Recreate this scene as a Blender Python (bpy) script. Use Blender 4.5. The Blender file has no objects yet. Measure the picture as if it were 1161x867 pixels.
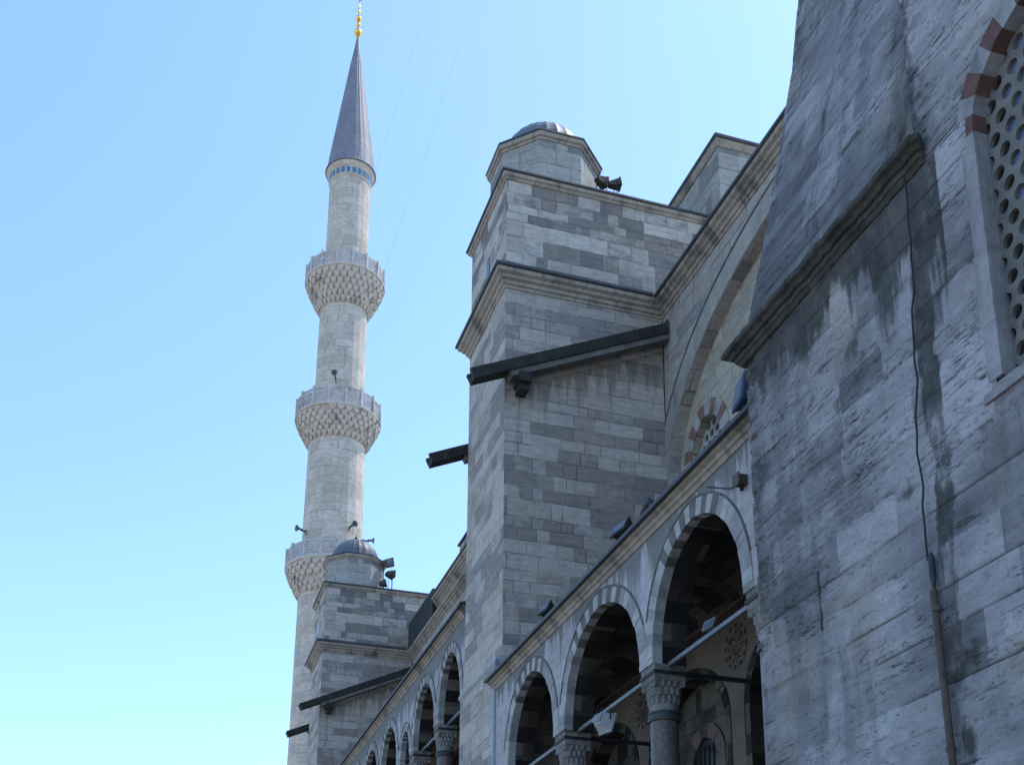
import bpy, math, random
import numpy as np
from mathutils import Vector, Matrix
R = math.radians
random.seed(7)
sc = bpy.context.scene
COL = sc.collection

# ---------------------------------------------------------------- camera
PW, PH = 1161.0, 867.0
YAW, PITCH, ROLL, FOC, CX, CY = 0.310993, 0.279865, 0.0048644, 1365.32, 584.64, 824.15
fw = Vector((math.sin(YAW)*math.cos(PITCH), math.cos(YAW)*math.cos(PITCH), math.sin(PITCH)))
rt = Vector((math.cos(YAW), -math.sin(YAW), 0)); up = rt.cross(fw)
r2 = math.cos(ROLL)*rt + math.sin(ROLL)*up; u2 = -math.sin(ROLL)*rt + math.cos(ROLL)*up
cam = bpy.data.cameras.new('camera'); camo = bpy.data.objects.new('camera', cam); COL.objects.link(camo)
m = Matrix.Identity(4)
for i in range(3):
    m[i][0] = r2[i]; m[i][1] = u2[i]; m[i][2] = -fw[i]
m[0][3], m[1][3], m[2][3] = 0, 0, 1.6
camo.matrix_world = m
cam.sensor_fit = 'HORIZONTAL'; cam.sensor_width = 36; cam.lens = FOC/PW*36
cam.shift_x = (PW/2-CX)/PW; cam.shift_y = (CY-PH/2)/PW
cam.clip_start = .1; cam.clip_end = 6000
sc.camera = camo

# ---------------------------------------------------------------- sky, sun, exposure
SUN_AZ, SUN_EL = 78.0, 61.0          # azimuth from +Y towards +X
w = bpy.data.worlds.new("World"); sc.world = w; w.use_nodes = True
wn = w.node_tree; bg = wn.nodes['Background']
sky = wn.nodes.new('ShaderNodeTexSky'); sky.sky_type = 'NISHITA'; sky.sun_disc = False
sky.sun_elevation = R(SUN_EL); sky.sun_rotation = R(SUN_AZ)
sky.air_density = 1.0; sky.dust_density = 0.6; sky.ozone_density = .8; sky.altitude = 50
tint = wn.nodes.new('ShaderNodeMix'); tint.data_type = 'RGBA'; tint.blend_type = 'MULTIPLY'; tint.inputs[0].default_value = 1
tint.inputs[7].default_value = (.97, 1.15, 1.27, 1)          # the camera's cool white balance
wn.links.new(sky.outputs[0], tint.inputs[6]); wn.links.new(tint.outputs[2], bg.inputs[0]); bg.inputs[1].default_value = 0.15
sun = bpy.data.lights.new('sun', 'SUN'); sun.energy = 2.0; sun.angle = R(.5); sun.color = (1, .94, .85)
suno = bpy.data.objects.new('sun', sun); COL.objects.link(suno)
sd = Vector((math.sin(R(SUN_AZ))*math.cos(R(SUN_EL)), math.cos(R(SUN_AZ))*math.cos(R(SUN_EL)), math.sin(R(SUN_EL))))
suno.rotation_euler = sd.to_track_quat('Z', 'Y').to_euler(); suno.location = (0, 0, 60)
vs = sc.view_settings; vs.view_transform = 'Standard'; vs.look = 'None'; vs.gamma = 1; vs.exposure = 0.87
vs.use_curve_mapping = False

# ---------------------------------------------------------------- node helper
class NT:
    def __init__(s, name):
        s.m = bpy.data.materials.new(name); s.m.use_nodes = True
        s.t = s.m.node_tree; s.b = s.t.nodes['Principled BSDF']
    def put(s, sock, v):
        if isinstance(v, bpy.types.NodeSocket): s.t.links.new(v, sock)
        elif v is not None:
            if isinstance(v, (tuple, list)) and len(v) == 3 and sock.type == 'RGBA': v = (*v, 1)
            sock.default_value = v
    def n(s, typ, ins=None, **props):
        nd = s.t.nodes.new(typ)
        for k, v in props.items(): setattr(nd, k, v)
        for k, v in (ins or {}).items(): s.put(nd.inputs[k], v)
        return nd
    def M(s, op, a, b=None, c=None, clamp=False):
        nd = s.n('ShaderNodeMath', operation=op, use_clamp=clamp)
        for i, v in enumerate((a, b, c)): s.put(nd.inputs[i], v)
        return nd.outputs[0]
    def mix(s, f, a, b, blend='MIX'):
        nd = s.n('ShaderNodeMix', data_type='RGBA', blend_type=blend)
        s.put(nd.inputs[0], f); s.put(nd.inputs[6], a); s.put(nd.inputs[7], b)
        return nd.outputs[2]
    def rng(s, v, a, b, c=0., d=1., smooth=True):
        nd = s.n('ShaderNodeMapRange', interpolation_type='SMOOTHSTEP' if smooth else 'LINEAR')
        for i, x in enumerate((v, a, b, c, d)): s.put(nd.inputs[i], x)
        return nd.outputs[0]
    def xyz(s, x, y, z=0.):
        nd = s.n('ShaderNodeCombineXYZ')
        for i, v in enumerate((x, y, z)): s.put(nd.inputs[i], v)
        return nd.outputs[0]
    def noise(s, vec, scale, detail=4., rough=.55, dist=0.):
        nd = s.n('ShaderNodeTexNoise', {'Vector': vec, 'Scale': scale, 'Detail': detail, 'Roughness': rough, 'Distortion': dist})
        return nd.outputs[0]
    def white(s, vec):
        return s.n('ShaderNodeTexWhiteNoise', {'Vector': vec}, noise_dimensions='3D').outputs[0]
    def scl(s, vec, v):
        nd = s.n('ShaderNodeVectorMath', operation='MULTIPLY'); s.put(nd.inputs[0], vec); nd.inputs[1].default_value = v
        return nd.outputs[0]
    def pos(s): return s.n('ShaderNodeNewGeometry').outputs['Position']
    def bump(s, h, st, d):
        nd = s.n('ShaderNodeBump', {'Height': h, 'Strength': st, 'Distance': d}); return nd.outputs[0]
    def done(s, col, rough, bump=None, metal=0., spec=.3):
        s.put(s.b.inputs['Base Color'], col); s.put(s.b.inputs['Roughness'], rough)
        s.put(s.b.inputs['Metallic'], metal); s.put(s.b.inputs['Specular IOR Level'], spec)
        if bump is not None: s.put(s.b.inputs['Normal'], bump)
        return s.m

def ashlar(name, pale, dark, top=None, spoutline=False, ch=.42, bw=1.0, pdark=.35, jw=.012, jd=.55, streak=.25, bump=1., drip=0., seed=0., grime=(.06, .06, .055), warm=(.42, .36, .28), warmth=.25):
    """coursed stone: random block widths, replaced pale blocks, veins, streaks, partly open joints"""
    pale, dark, warm = [tuple(x*.84 for x in q) for q in (pale, dark, warm)]
    s = NT(name)
    uv = s.n('ShaderNodeUVMap').outputs[0]
    sep = s.n('ShaderNodeSeparateXYZ', {0: uv}); u0, v0 = sep.outputs[0], sep.outputs[1]
    P = s.pos()
    wob = s.M('MULTIPLY_ADD', s.noise(uv, 1.3, 3.), .05, -.025)
    u = s.M('ADD', u0, wob); v = s.M('ADD', s.M('ADD', v0, wob), s.M('MULTIPLY_ADD', s.noise(s.xyz(.5, s.M('MULTIPLY', v0, .9), seed), 1., 2.), .9, seed))
    vr = s.M('DIVIDE', v, ch); row = s.M('FLOOR', vr)
    rr = s.white(s.xyz(row, 3.1+seed, 0.)); rr2 = s.white(s.xyz(row, 9.7+seed, 2.))
    wd = s.M('MULTIPLY', s.M('MULTIPLY_ADD', rr, .8, .6), bw)
    uu = s.M('ADD', s.M('DIVIDE', u, wd), s.M('MULTIPLY', rr2, 17.3)); col = s.M('FLOOR', uu)
    # every third block or so is cut in two
    fu = s.M('SUBTRACT', uu, col)
    cut = s.M('GREATER_THAN', s.white(s.xyz(col, row, 5.5)), .62)
    half = s.M('GREATER_THAN', fu, .58)
    sub = s.M('MULTIPLY', cut, half)
    cid = s.xyz(s.M('ADD', col, s.M('MULTIPLY', sub, .37)), row, seed)
    t1 = s.white(cid); t2 = s.white(s.scl(cid, (1.7, 2.3, 1.)))
    clus = s.noise(s.scl(cid, (.33, .45, 1.)), 1., 2.)
    tt = s.M('ADD', s.M('MULTIPLY', t1, .34), s.M('MULTIPLY', s.rng(clus, .28, .72, 0., 1., False), .66))
    tt = s.M('ADD', tt, s.M('MULTIPLY_ADD', s.noise(s.scl(uv, (1., 1.7, 1.)), 2.2, 6., .68), .34, -.17))
    isd = s.rng(tt, .18+.64*(1-pdark)-.09, .18+.64*(1-pdark)+.09)
    du = s.M('MULTIPLY', s.M('MINIMUM', fu, s.M('SUBTRACT', 1., fu)), wd)
    dc = s.M('ADD', s.M('MULTIPLY', s.M('ABSOLUTE', s.M('SUBTRACT', fu, .58)), wd), s.M('MULTIPLY', s.M('SUBTRACT', 1., cut), 9.))
    fv = s.M('SUBTRACT', vr, row)
    dv = s.M('MULTIPLY', s.M('MINIMUM', fv, s.M('SUBTRACT', 1., fv)), ch)
    d = s.M('MINIMUM', s.M('MINIMUM', du, dc), dv)
    rag = s.noise(uv, 14., 4.)
    jm = s.M('SUBTRACT', 1., s.rng(d, jw*.3, s.M('MULTIPLY', rag, jw*3.2)))
    jamp = s.rng(s.noise(uv, .9, 3.), .42, .62, .12, 1.)
    joint = s.M('MULTIPLY', jm, jamp)
    vein = s.noise(s.scl(uv, (.9, 5.5, 1.)), 1.6, 6., .62, .6)
    fine = s.noise(P, 9., 8., .68); big = s.noise(P, .45, 4., .6)
    pits = s.rng(s.noise(s.scl(uv, (1., 1.8, 1.)), 16., 5., .6), .63, .75)
    c = s.mix(isd, pale, dark)
    c = s.mix(s.M('MULTIPLY', s.rng(t2, .2, 1.), .5), c, s.mix(.5, dark, warm))
    c = s.mix(s.M('MULTIPLY', s.rng(big, .45, .7), warmth), c, warm)
    mot = s.noise(s.scl(uv, (1., 1.3, 1.)), 4.5, 7., .7)
    hv = s.n('ShaderNodeHueSaturation', {'Value': s.M('ADD', s.M('ADD', s.M('MULTIPLY', vein, .8), s.M('MULTIPLY', fine, .6)), s.M('MULTIPLY_ADD', mot, .7, -.05)), 'Color': c}); c = hv.outputs[0]
    st = s.rng(s.noise(s.scl(uv, (2.6, .16, 1.)), 1.3, 6., .62), .55, .78)
    st = s.M('MULTIPLY', st, s.rng(s.noise(uv, .35, 2.), .4, .6))
    c = s.mix(s.M('MULTIPLY', st, streak), c, grime)
    c = s.mix(s.M('MULTIPLY', pits, .35), c, grime)
    if spoutline:      # lime and soot runs under the rain spout of the near flank
        sp = s.n('ShaderNodeSeparateXYZ', {0: P}); nr = s.n('ShaderNodeSeparateXYZ', {0: s.n('ShaderNodeNewGeometry').outputs['Normal']})
        zl = s.M('MULTIPLY_ADD', s.M('SUBTRACT', sp.outputs[0], 12.72), .4545, 20.85)
        below = s.M('SUBTRACT', zl, sp.outputs[2])
        rn = s.noise(s.scl(uv, (2.6, .10, 1.)), 1.4, 6., .62)
        rch = s.rng(rn, .40, .74, .1, 2.4, False)
        mk = s.M('MULTIPLY', s.rng(s.M('DIVIDE', below, rch), .35, 1.1, 1., 0.), s.M('GREATER_THAN', below, 0.))
        mk = s.M('MULTIPLY', mk, s.M('GREATER_THAN', s.M('ABSOLUTE', nr.outputs[1]), .5))
        c = s.mix(s.M('MULTIPLY', mk, .55), c, (.13, .105, .08))
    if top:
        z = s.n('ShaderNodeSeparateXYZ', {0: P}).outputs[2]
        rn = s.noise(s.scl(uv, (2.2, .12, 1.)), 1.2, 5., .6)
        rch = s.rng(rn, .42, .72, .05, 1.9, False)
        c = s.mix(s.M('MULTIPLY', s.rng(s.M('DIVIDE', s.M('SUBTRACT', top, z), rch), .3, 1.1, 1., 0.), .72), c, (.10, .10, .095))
    c = s.mix(s.M('MULTIPLY', joint, jd), c, grime)
    h = s.M('ADD', s.M('MULTIPLY', fine, .35), s.M('MULTIPLY', vein, .3))
    h = s.M('SUBTRACT', h, s.M('MULTIPLY', joint, 1.6)); h = s.M('ADD', h, s.M('MULTIPLY', mot, .4)); h = s.M('SUBTRACT', h, s.M('MULTIPLY', pits, .5))
    h = s.M('ADD', h, s.M('MULTIPLY', t1, .35))
    return s.done(c, s.rng(fine, .3, .7, .72, .95), s.bump(h, .8, .03*bump))

def plain_stone(name, a, b, scale=3., grime=(.05, .05, .045), gr=.4, ax=(1, 1, 1), rough=.85, bump=.02, lo=.5, hi=.72, joints=0, runs=0):
    a, b = [tuple(x*.84 for x in q) for q in (a, b)]
    s = NT(name); P = s.pos()
    n1 = s.noise(P, scale, 7., .65); n2 = s.noise(s.scl(P, ax), 1.1, 6., .62); n3 = s.noise(P, scale*7, 5., .6)
    c = s.mix(s.rng(n1, .3, .7), a, b)
    c = s.mix(s.M('MULTIPLY', s.rng(n2, lo, hi), gr), c, grime)
    if runs:
        rn = s.noise(s.scl(P, (.2, 1.5, .12)), 1., 4., .6); c = s.mix(s.M('MULTIPLY', s.rng(rn, .56, .68), runs), c, grime)
    if joints:
        sp = s.n('ShaderNodeSeparateXYZ', {0: P}); t = s.M('DIVIDE', s.M('ADD', sp.outputs[0], sp.outputs[1]), joints)
        fr = s.M('FRACT', s.M('ADD', t, s.M('MULTIPLY', s.noise(P, .7, 2.), .12))); cid = s.M('FLOOR', t)
        c = s.mix(s.M('MULTIPLY', s.white(s.xyz(cid, .3, .1)), .4), c, b)
        c = s.mix(s.M('MULTIPLY', s.rng(fr, .0, .03, 1., 0.), .75), c, grime)
        rn = s.noise(s.scl(P, (1., 1., .35)), 3.2, 7., .68); c = s.mix(s.M('MULTIPLY', s.rng(rn, .53, .66), .45), c, grime)
    hv = s.n('ShaderNodeHueSaturation', {'Value': s.M('MULTIPLY_ADD', n3, .7, .65), 'Color': c})
    return s.done(hv.outputs[0], rough, s.bump(s.M('ADD', n1, s.M('MULTIPLY', n3, .4)), .7, bump))

MAT = {}
MAT['tower'] = ashlar('tower_stone', (.60, .535, .475), (.205, .185, .18), ch=.40, bw=1.0, pdark=.5, jd=.12, seed=7.7, spoutline=True, streak=.35, warm=(.44, .36, .27), warmth=.5)
MAT['tower_low'] = ashlar('tower_low_stone', (.56, .50, .445), (.29, .262, .25), ch=.38, bw=1.0, pdark=.38, jd=.13, streak=.4, warm=(.42, .345, .265), warmth=.5, spoutline=True, seed=1.3)
MAT['hall'] = ashlar('hall_stone', (.47, .43, .41), (.28, .26, .265), ch=.5, bw=1.3, pdark=.3, jd=.5, streak=.55, warm=(.40, .34, .25), warmth=.35, seed=4.)
MAT['minaret'] = ashlar('minaret_stone', (.80, .675, .57), (.64, .545, .465), ch=.62, bw=1.1, pdark=.3, jd=.3, streak=.5, warm=(.5, .42, .31), warmth=.3, seed=11.)
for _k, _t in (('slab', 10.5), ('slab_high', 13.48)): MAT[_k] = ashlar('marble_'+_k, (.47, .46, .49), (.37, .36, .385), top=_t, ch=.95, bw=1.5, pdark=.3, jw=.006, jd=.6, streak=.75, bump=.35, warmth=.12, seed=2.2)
MAT['base'] = ashlar('plinth_stone', (.42, .41, .39), (.26, .26, .26), ch=.5, bw=1.1, seed=8.)
MAT['cornice'] = plain_stone('cornice_stone', (.52, .44, .36), (.36, .32, .27), 2.2, gr=.8, ax=(1.1, 1.1, .35), lo=.52, hi=.68, joints=1.15, bump=.03)
MAT['cornice_stained'] = plain_stone('stained_cornice', (.52, .44, .36), (.36, .32, .27), 2.2, gr=.8, ax=(1.1, 1.1, .35), lo=.52, hi=.68, joints=1.15, bump=.03, runs=.85)
MAT['drumstone'] = ashlar('drum_stone', (.48, .46, .42), (.24, .24, .24), ch=.5, bw=.9, pdark=.35, jd=.3, seed=5.)
MAT['mossy'] = plain_stone('algae_moulding', (.10, .095, .08), (.03, .031, .027), 3., gr=.75, ax=(1, .5, 3), bump=.03)
MAT['lead'] = plain_stone('lead_sheet', (.085, .09, .10), (.05, .055, .065), 2., gr=.3, rough=.55, bump=.006)
MAT['lead_dome'] = plain_stone('lead_dome', (.155, .17, .205), (.10, .115, .145), 1.2, gr=.3, rough=.5, bump=.006, ax=(2, 2, .4))
MAT['cone'] = plain_stone('lead_cone', (.30, .295, .33), (.235, .235, .27), .8, gr=.2, rough=.6, bump=.004)
MAT['spout'] = plain_stone('spout_lead', (.05, .047, .042), (.028, .027, .025), 2.5, gr=.5, rough=.8, bump=.02, joints=1.4)
MAT['spout_under'] = plain_stone('spout_underside', (.22, .21, .19), (.13, .13, .12), 2.5, gr=.4)
MAT['v_white'] = plain_stone('voussoir_pale', (.50, .50, .49), (.38, .38, .37), 3.5, gr=.45, bump=.012)
MAT['pierstone'] = plain_stone('pier_marble', (.40, .385, .395), (.27, .26, .27), 1.6, gr=.6, ax=(1.6, 1.6, .3), bump=.01)
MAT['blue_paint'] = plain_stone('blue_paint', (.09, .14, .24), (.06, .10, .18), 6., gr=.2, rough=.5, bump=.002)
MAT['v_mid'] = plain_stone('voussoir_mid', (.36, .35, .345), (.26, .255, .25), 3., gr=.5, bump=.012)
MAT['v_faded'] = plain_stone('voussoir_faded', (.30, .185, .15), (.21, .135, .11), 3., gr=.4, bump=.012)
MAT['v_grey'] = plain_stone('voussoir_grey', (.20, .185, .175), (.12, .115, .11), 3.5, gr=.4, bump=.012)
MAT['v_brown'] = plain_stone('voussoir_brown', (.22, .15, .12), (.15, .105, .09), 3.5, gr=.3, bump=.012)
MAT['v_red'] = plain_stone('voussoir_red', (.19, .095, .08), (.12, .065, .058), 3., gr=.45, bump=.012)
MAT['recess'] = ashlar('recess_plaster', (.50, .46, .38), (.36, .33, .28), ch=.5, bw=1.2, pdark=.3, jd=.25, streak=.3, warm=(.5, .41, .28), warmth=.4, seed=6.)
MAT['granite'] = plain_stone('column_granite', (.20, .155, .15), (.12, .10, .10), 14., gr=.25, rough=.5, bump=.004)
MAT['capital'] = plain_stone('capital_marble', (.30, .28, .26), (.17, .16, .15), 5., gr=.6)
MAT['bronze'] = plain_stone('green_bronze', (.08, .10, .10), (.05, .06, .06), 6., gr=.4, rough=.6)
MAT['iron'] = plain_stone('tie_iron', (.22, .24, .26), (.14, .15, .165), 8., gr=.4, rough=.5, bump=.004)
MAT['darkiron'] = plain_stone('dark_iron', (.035, .033, .032), (.02, .02, .02), 8., gr=.2, rough=.6, bump=.003)
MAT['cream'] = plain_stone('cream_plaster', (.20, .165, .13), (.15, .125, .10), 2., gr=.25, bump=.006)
MAT['shade_stone'] = ashlar('inner_shade_stone', (.032, .028, .026), (.02, .018, .017), ch=.42, bw=.8, pdark=.5, jd=.3, seed=3.)  # gallery interior shade put into the stone colour, near black
MAT['whitegrey'] = plain_stone('painted_metal', (.55, .58, .60), (.48, .5, .52), 6., gr=.15, rough=.5, bump=.002)
MAT['black'] = plain_stone('lamp_housing', (.03, .032, .035), (.045, .045, .05), 10., gr=.1, rough=.5, bump=.002)
MAT['rust'] = plain_stone('rusty_pipe', (.13, .10, .085), (.075, .06, .05), 7., gr=.5, rough=.7, bump=.004, ax=(2, 2, .6))
MAT['zinc'] = plain_stone('zinc_pipe', (.42, .46, .50), (.33, .36, .39), 4., gr=.3, rough=.45, bump=.003)
MAT['grille'] = plain_stone('grille_plaster', (.24, .23, .21), (.16, .155, .145), 5., gr=.4)
MAT['parapet'] = plain_stone('parapet_marble', (.74, .69, .66), (.58, .55, .53), 3., gr=.45)
MAT['muqarnas'] = plain_stone('muqarnas_stone', (.80, .68, .565), (.64, .545, .455), 2., gr=.7, lo=.52, hi=.70)
def simple(name, col, rough, metal=0., spec=.5):
    s = NT(name); P = s.pos(); n = s.noise(P, 12., 3.)
    hv = s.n('ShaderNodeHueSaturation', {'Value': s.M('MULTIPLY_ADD', n, .5, .75), 'Color': (*col, 1)})
    return s.done(hv.outputs[0], rough, None, metal, spec)
MAT['gold'] = simple('gilded_copper', (.85, .52, .14), .28, 1.)
MAT['glass_dark'] = simple('dark_glass', (.02, .022, .026), .15)
MAT['glass_blue'] = simple('blue_glass', (.13, .17, .34), .2)
MAT['tile_blue'] = simple('blue_tile', (.06, .20, .36), .3)
MAT['lens'] = simple('lamp_lens', (.045, .05, .06), .35)
def band_mat():
    s = NT('painted_band'); P = s.pos()
    v = s.n('ShaderNodeTexVoronoi', {'Vector': P, 'Scale': 11.}, feature='DISTANCE_TO_EDGE').outputs[0]
    c = s.mix(s.rng(v, .04, .09), (.10, .085, .07), (.035, .018, .016)); return s.done(c, .9)
MAT['band'] = band_mat()
def ground_mat():
    s = NT('paving'); P = s.pos()
    br = s.n('ShaderNodeTexBrick', {'Vector': P, 'Color1': (.34, .28, .24, 1), 'Color2': (.28, .235, .205, 1), 'Mortar': (.12, .12, .11, 1), 'Scale': 1.2, 'Mortar Size': .012})
    n = s.noise(P, .6, 6.)
    c = s.mix(s.rng(n, .35, .75, 0., .5), br.outputs[0], (.17, .165, .15)); return s.done(c, .9)
MAT['paving'] = ground_mat()

# ---------------------------------------------------------------- mesh helper
class MB:
    def __init__(s): s.v = []; s.f = []; s.mi = []; s.uv = []; s.mats = []
    def mat(s, k):
        if k not in s.mats: s.mats.append(k)
        return s.mats.index(k)
    def face(s, pts, k, uv=None):
        i0 = len(s.v); s.v += [tuple(p) for p in pts]; s.f.append(tuple(range(i0, i0+len(pts)))); s.mi.append(s.mat(k)); s.uv.append(uv)
    def box(s, x0, x1, y0, y1, z0, z1, k):
        p = [(x, y, z) for z in (z0, z1) for y in (y0, y1) for x in (x0, x1)]
        for q in ((0, 2, 3, 1), (4, 5, 7, 6), (0, 1, 5, 4), (2, 6, 7, 3), (0, 4, 6, 2), (1, 3, 7, 5)): s.face([p[i] for i in q], k)
    def hexa(s, a, b, k):
        """solid between quad a and quad b (same order)"""
        s.face(a[::-1], k); s.face(b, k)
        for i in range(4):
            j = (i+1) % 4; s.face([a[i], a[j], b[j], b[i]], k)
    def lathe(s, c, prof, k, n=24, cap=True, mod=None, ph=0.):
        rings = []
        for r, z in prof:
            rings.append([(c[0]+(r+(mod(i, z) if mod else 0))*math.cos(2*math.pi*i/n+ph), c[1]+(r+(mod(i, z) if mod else 0))*math.sin(2*math.pi*i/n+ph), c[2]+z) for i in range(n)])
        for q in range(len(rings)-1):
            for i in range(n):
                j = (i+1) % n; r = max(prof[q][0], prof[q+1][0])
                ul, ur = 2*math.pi*i/n*r, 2*math.pi*(i+1)/n*r
                s.face([rings[q][i], rings[q][j], rings[q+1][j], rings[q+1][i]], k, [(ul, prof[q][1]+c[2]), (ur, prof[q][1]+c[2]), (ur, prof[q+1][1]+c[2]), (ul, prof[q+1][1]+c[2])])
        if cap:
            s.face(rings[0][::-1], k); s.face(rings[-1], k)
    def bar(s, a, b, w, h, k, upv=(0, 0, 1)):
        a, b = Vector(a), Vector(b); d = (b-a).normalized(); sx = d.cross(Vector(upv)).normalized(); sy = sx.cross(d)
        q = [(-1, -1), (1, -1), (1, 1), (-1, 1)]
        s.hexa([a+sx*w/2*i+sy*h/2*j for i, j in q], [b+sx*w/2*i+sy*h/2*j for i, j in q], k)
    def tube(s, pts, r, k, n=8):
        pts = [Vector(p) for p in pts]; rings = []
        for i, p in enumerate(pts):
            d = (pts[min(i+1, len(pts)-1)]-pts[max(i-1, 0)]).normalized()
            a = d.cross(Vector((.31, .9, .2))).normalized(); b = d.cross(a)
            rings.append([p+a*r*math.cos(2*math.pi*t/n)+b*r*math.sin(2*math.pi*t/n) for t in range(n)])
        for i in range(len(rings)-1):
            for t in range(n): s.face([rings[i][t], rings[i][(t+1) % n], rings[i+1][(t+1) % n], rings[i+1][t]], k)
        s.face(rings[0][::-1], k); s.face(rings[-1], k)
    def sweep(s, path, prof, k, closed=False):
        """profile [(out, z)] swept along an xy path; outward is to the right of travel"""
        n = len(path); P = [Vector(p) for p in path]; nor = []
        for i in range(n):
            ns = []
            for a, b in ((i-1, i), (i, i+1)):
                if closed: a %= n; b %= n
                if 0 <= a and b < n:
                    d = (P[b]-P[a]).normalized(); ns.append(Vector((d.y, -d.x)))
            if len(ns) == 2:
                q = (ns[0]+ns[1]).normalized(); q = q/max(.3, q.dot(ns[0]))
            else: q = ns[0]
            nor.append(q)
        rings = [[(P[i].x+nor[i].x*o, P[i].y+nor[i].y*o, z) for o, z in prof] for i in range(n)]
        m_ = len(prof)
        for i in range(n if closed else n-1):
            a, b = rings[i], rings[(i+1) % n]
            for j in range(m_):
                l = (j+1) % m_; s.face([a[j], b[j], b[l], a[l]], k)
        if not closed: s.face(rings[0], k); s.face(rings[-1][::-1], k)
    def build(s, name, parent=None, smooth=False, weld=True):
        me = bpy.data.meshes.new(name)
        me.from_pydata(s.v, [], s.f)
        for k in s.mats: me.materials.append(MAT[k])
        me.polygons.foreach_set('material_index', s.mi)
        me.update()
        ul = me.uv_layers.new(name='UVMap'); uvs = []
        for p, cu in zip(me.polygons, s.uv):
            if cu: uvs += [c for q in cu for c in q]; continue
            nx, ny, nz = abs(p.normal.x), abs(p.normal.y), abs(p.normal.z)
            for vi in p.vertices:
                x, y, z = me.vertices[vi].co
                uvs += [x, y] if nz > .75 else ([y, z] if nx > ny else [x+.37, z])
        ul.data.foreach_set('uv', uvs)
        if weld:
            import bmesh
            bm = bmesh.new(); bm.from_mesh(me); bmesh.ops.remove_doubles(bm, verts=bm.verts, dist=1e-4); bmesh.ops.recalc_face_normals(bm, faces=bm.faces); bm.to_mesh(me); bm.free()
        if smooth:
            for p in me.polygons: p.use_smooth = True
            me.set_sharp_from_angle(angle=R(38))
        o = bpy.data.objects.new(name, me); COL.objects.link(o)
        if parent: o.parent = parent; o.matrix_parent_inverse = Matrix.Identity(4)
        if parent: o.location = -WORLD(parent)
        return o
def WORLD(o):
    v = Vector(o.location)
    while o.parent: o = o.parent; v += Vector(o.location)
    return v
def tag(o, label=None, cat=None, group=None, kind=None):
    for k, v in (('label', label), ('category', cat), ('group', group), ('kind', kind)):
        if v: o[k] = v
    return o
def thing(name, loc, label, cat, group=None):
    o = bpy.data.objects.new(name, None); COL.objects.link(o); o.location = loc; o.empty_display_size = .3
    return tag(o, label, cat, group)
def copy_tree(o, parent=None):
    c = o.copy(); COL.objects.link(c)
    if parent: c.parent = parent
    for ch in [x for x in bpy.data.objects if x.parent == o]: copy_tree(ch, c)
    return c

def arch_pts(c, half, z0, rise, n, base=None, pt=.04):
    """opening outline [(t, z)] from one foot to the other, slightly pointed"""
    out = []
    if base is not None and base < z0-1e-3: out.append((c-half, base))
    for i in range(n+1):
        th = math.pi*(1-i/n); t = math.cos(th); z = math.sin(th)**.97
        out.append((c+half*t, z0+rise*(z+pt*max(0, 1-abs(t)/.35)*.35)))
    if base is not None and base < z0-1e-3: out.append((c+half, base))
    return out
def offset(pts, d):
    out = []; n = len(pts)
    for i, p in enumerate(pts):
        a = pts[max(i-1, 0)]; b = pts[min(i+1, n-1)]
        tx, tz = b[0]-a[0], b[1]-a[1]; l = math.hypot(tx, tz)
        out.append((p[0]-tz/l*d, p[1]+tx/l*d))
    return out
def arched_wall(mb, axis, p0, p1, t0, t1, zb, zt, arches, k):
    """wall between planes p0,p1 on axis ('x' or 'y'); arches = outlines, each starting/ending at its own foot"""
    def V(p, t, z): return (p, t, z) if axis == 'x' else (t, p, z)
    cur = t0
    for a in list(arches)+[None]:
        e = a[0][0] if a else t1
        if e > cur+1e-4:
            for p in (p0, p1): mb.face([V(p, cur, zb), V(p, e, zb), V(p, e, zt), V(p, cur, zt)], k)
            mb.face([V(p0, cur, zb), V(p1, cur, zb), V(p1, e, zb), V(p0, e, zb)], k)
        if not a: break
        foot = a[0][1]
        if foot > zb+1e-4:
            for p in (p0, p1): mb.face([V(p, e, zb), V(p, a[-1][0], zb), V(p, a[-1][0], foot), V(p, e, foot)], k)
            mb.face([V(p0, e, foot), V(p1, e, foot), V(p1, a[-1][0], foot), V(p0, a[-1][0], foot)], k)
        for (ta, za), (tb, zb_) in zip(a, a[1:]):
            if abs(tb-ta) > 1e-5:
                for p in (p0, p1): mb.face([V(p, ta, za), V(p, tb, zb_), V(p, tb, zt), V(p, ta, zt)], k)
            mb.face([V(p0, ta, za), V(p1, ta, za), V(p1, tb, zb_), V(p0, tb, zb_)], k)
        cur = a[-1][0]
    for p in (t0, t1): mb.face([V(p0, p, zb), V(p1, p, zb), V(p1, p, zt), V(p0, p, zt)], k)
    mb.face([V(p0, t0, zt), V(p1, t0, zt), V(p1, t1, zt), V(p0, t1, zt)], k)
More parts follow.
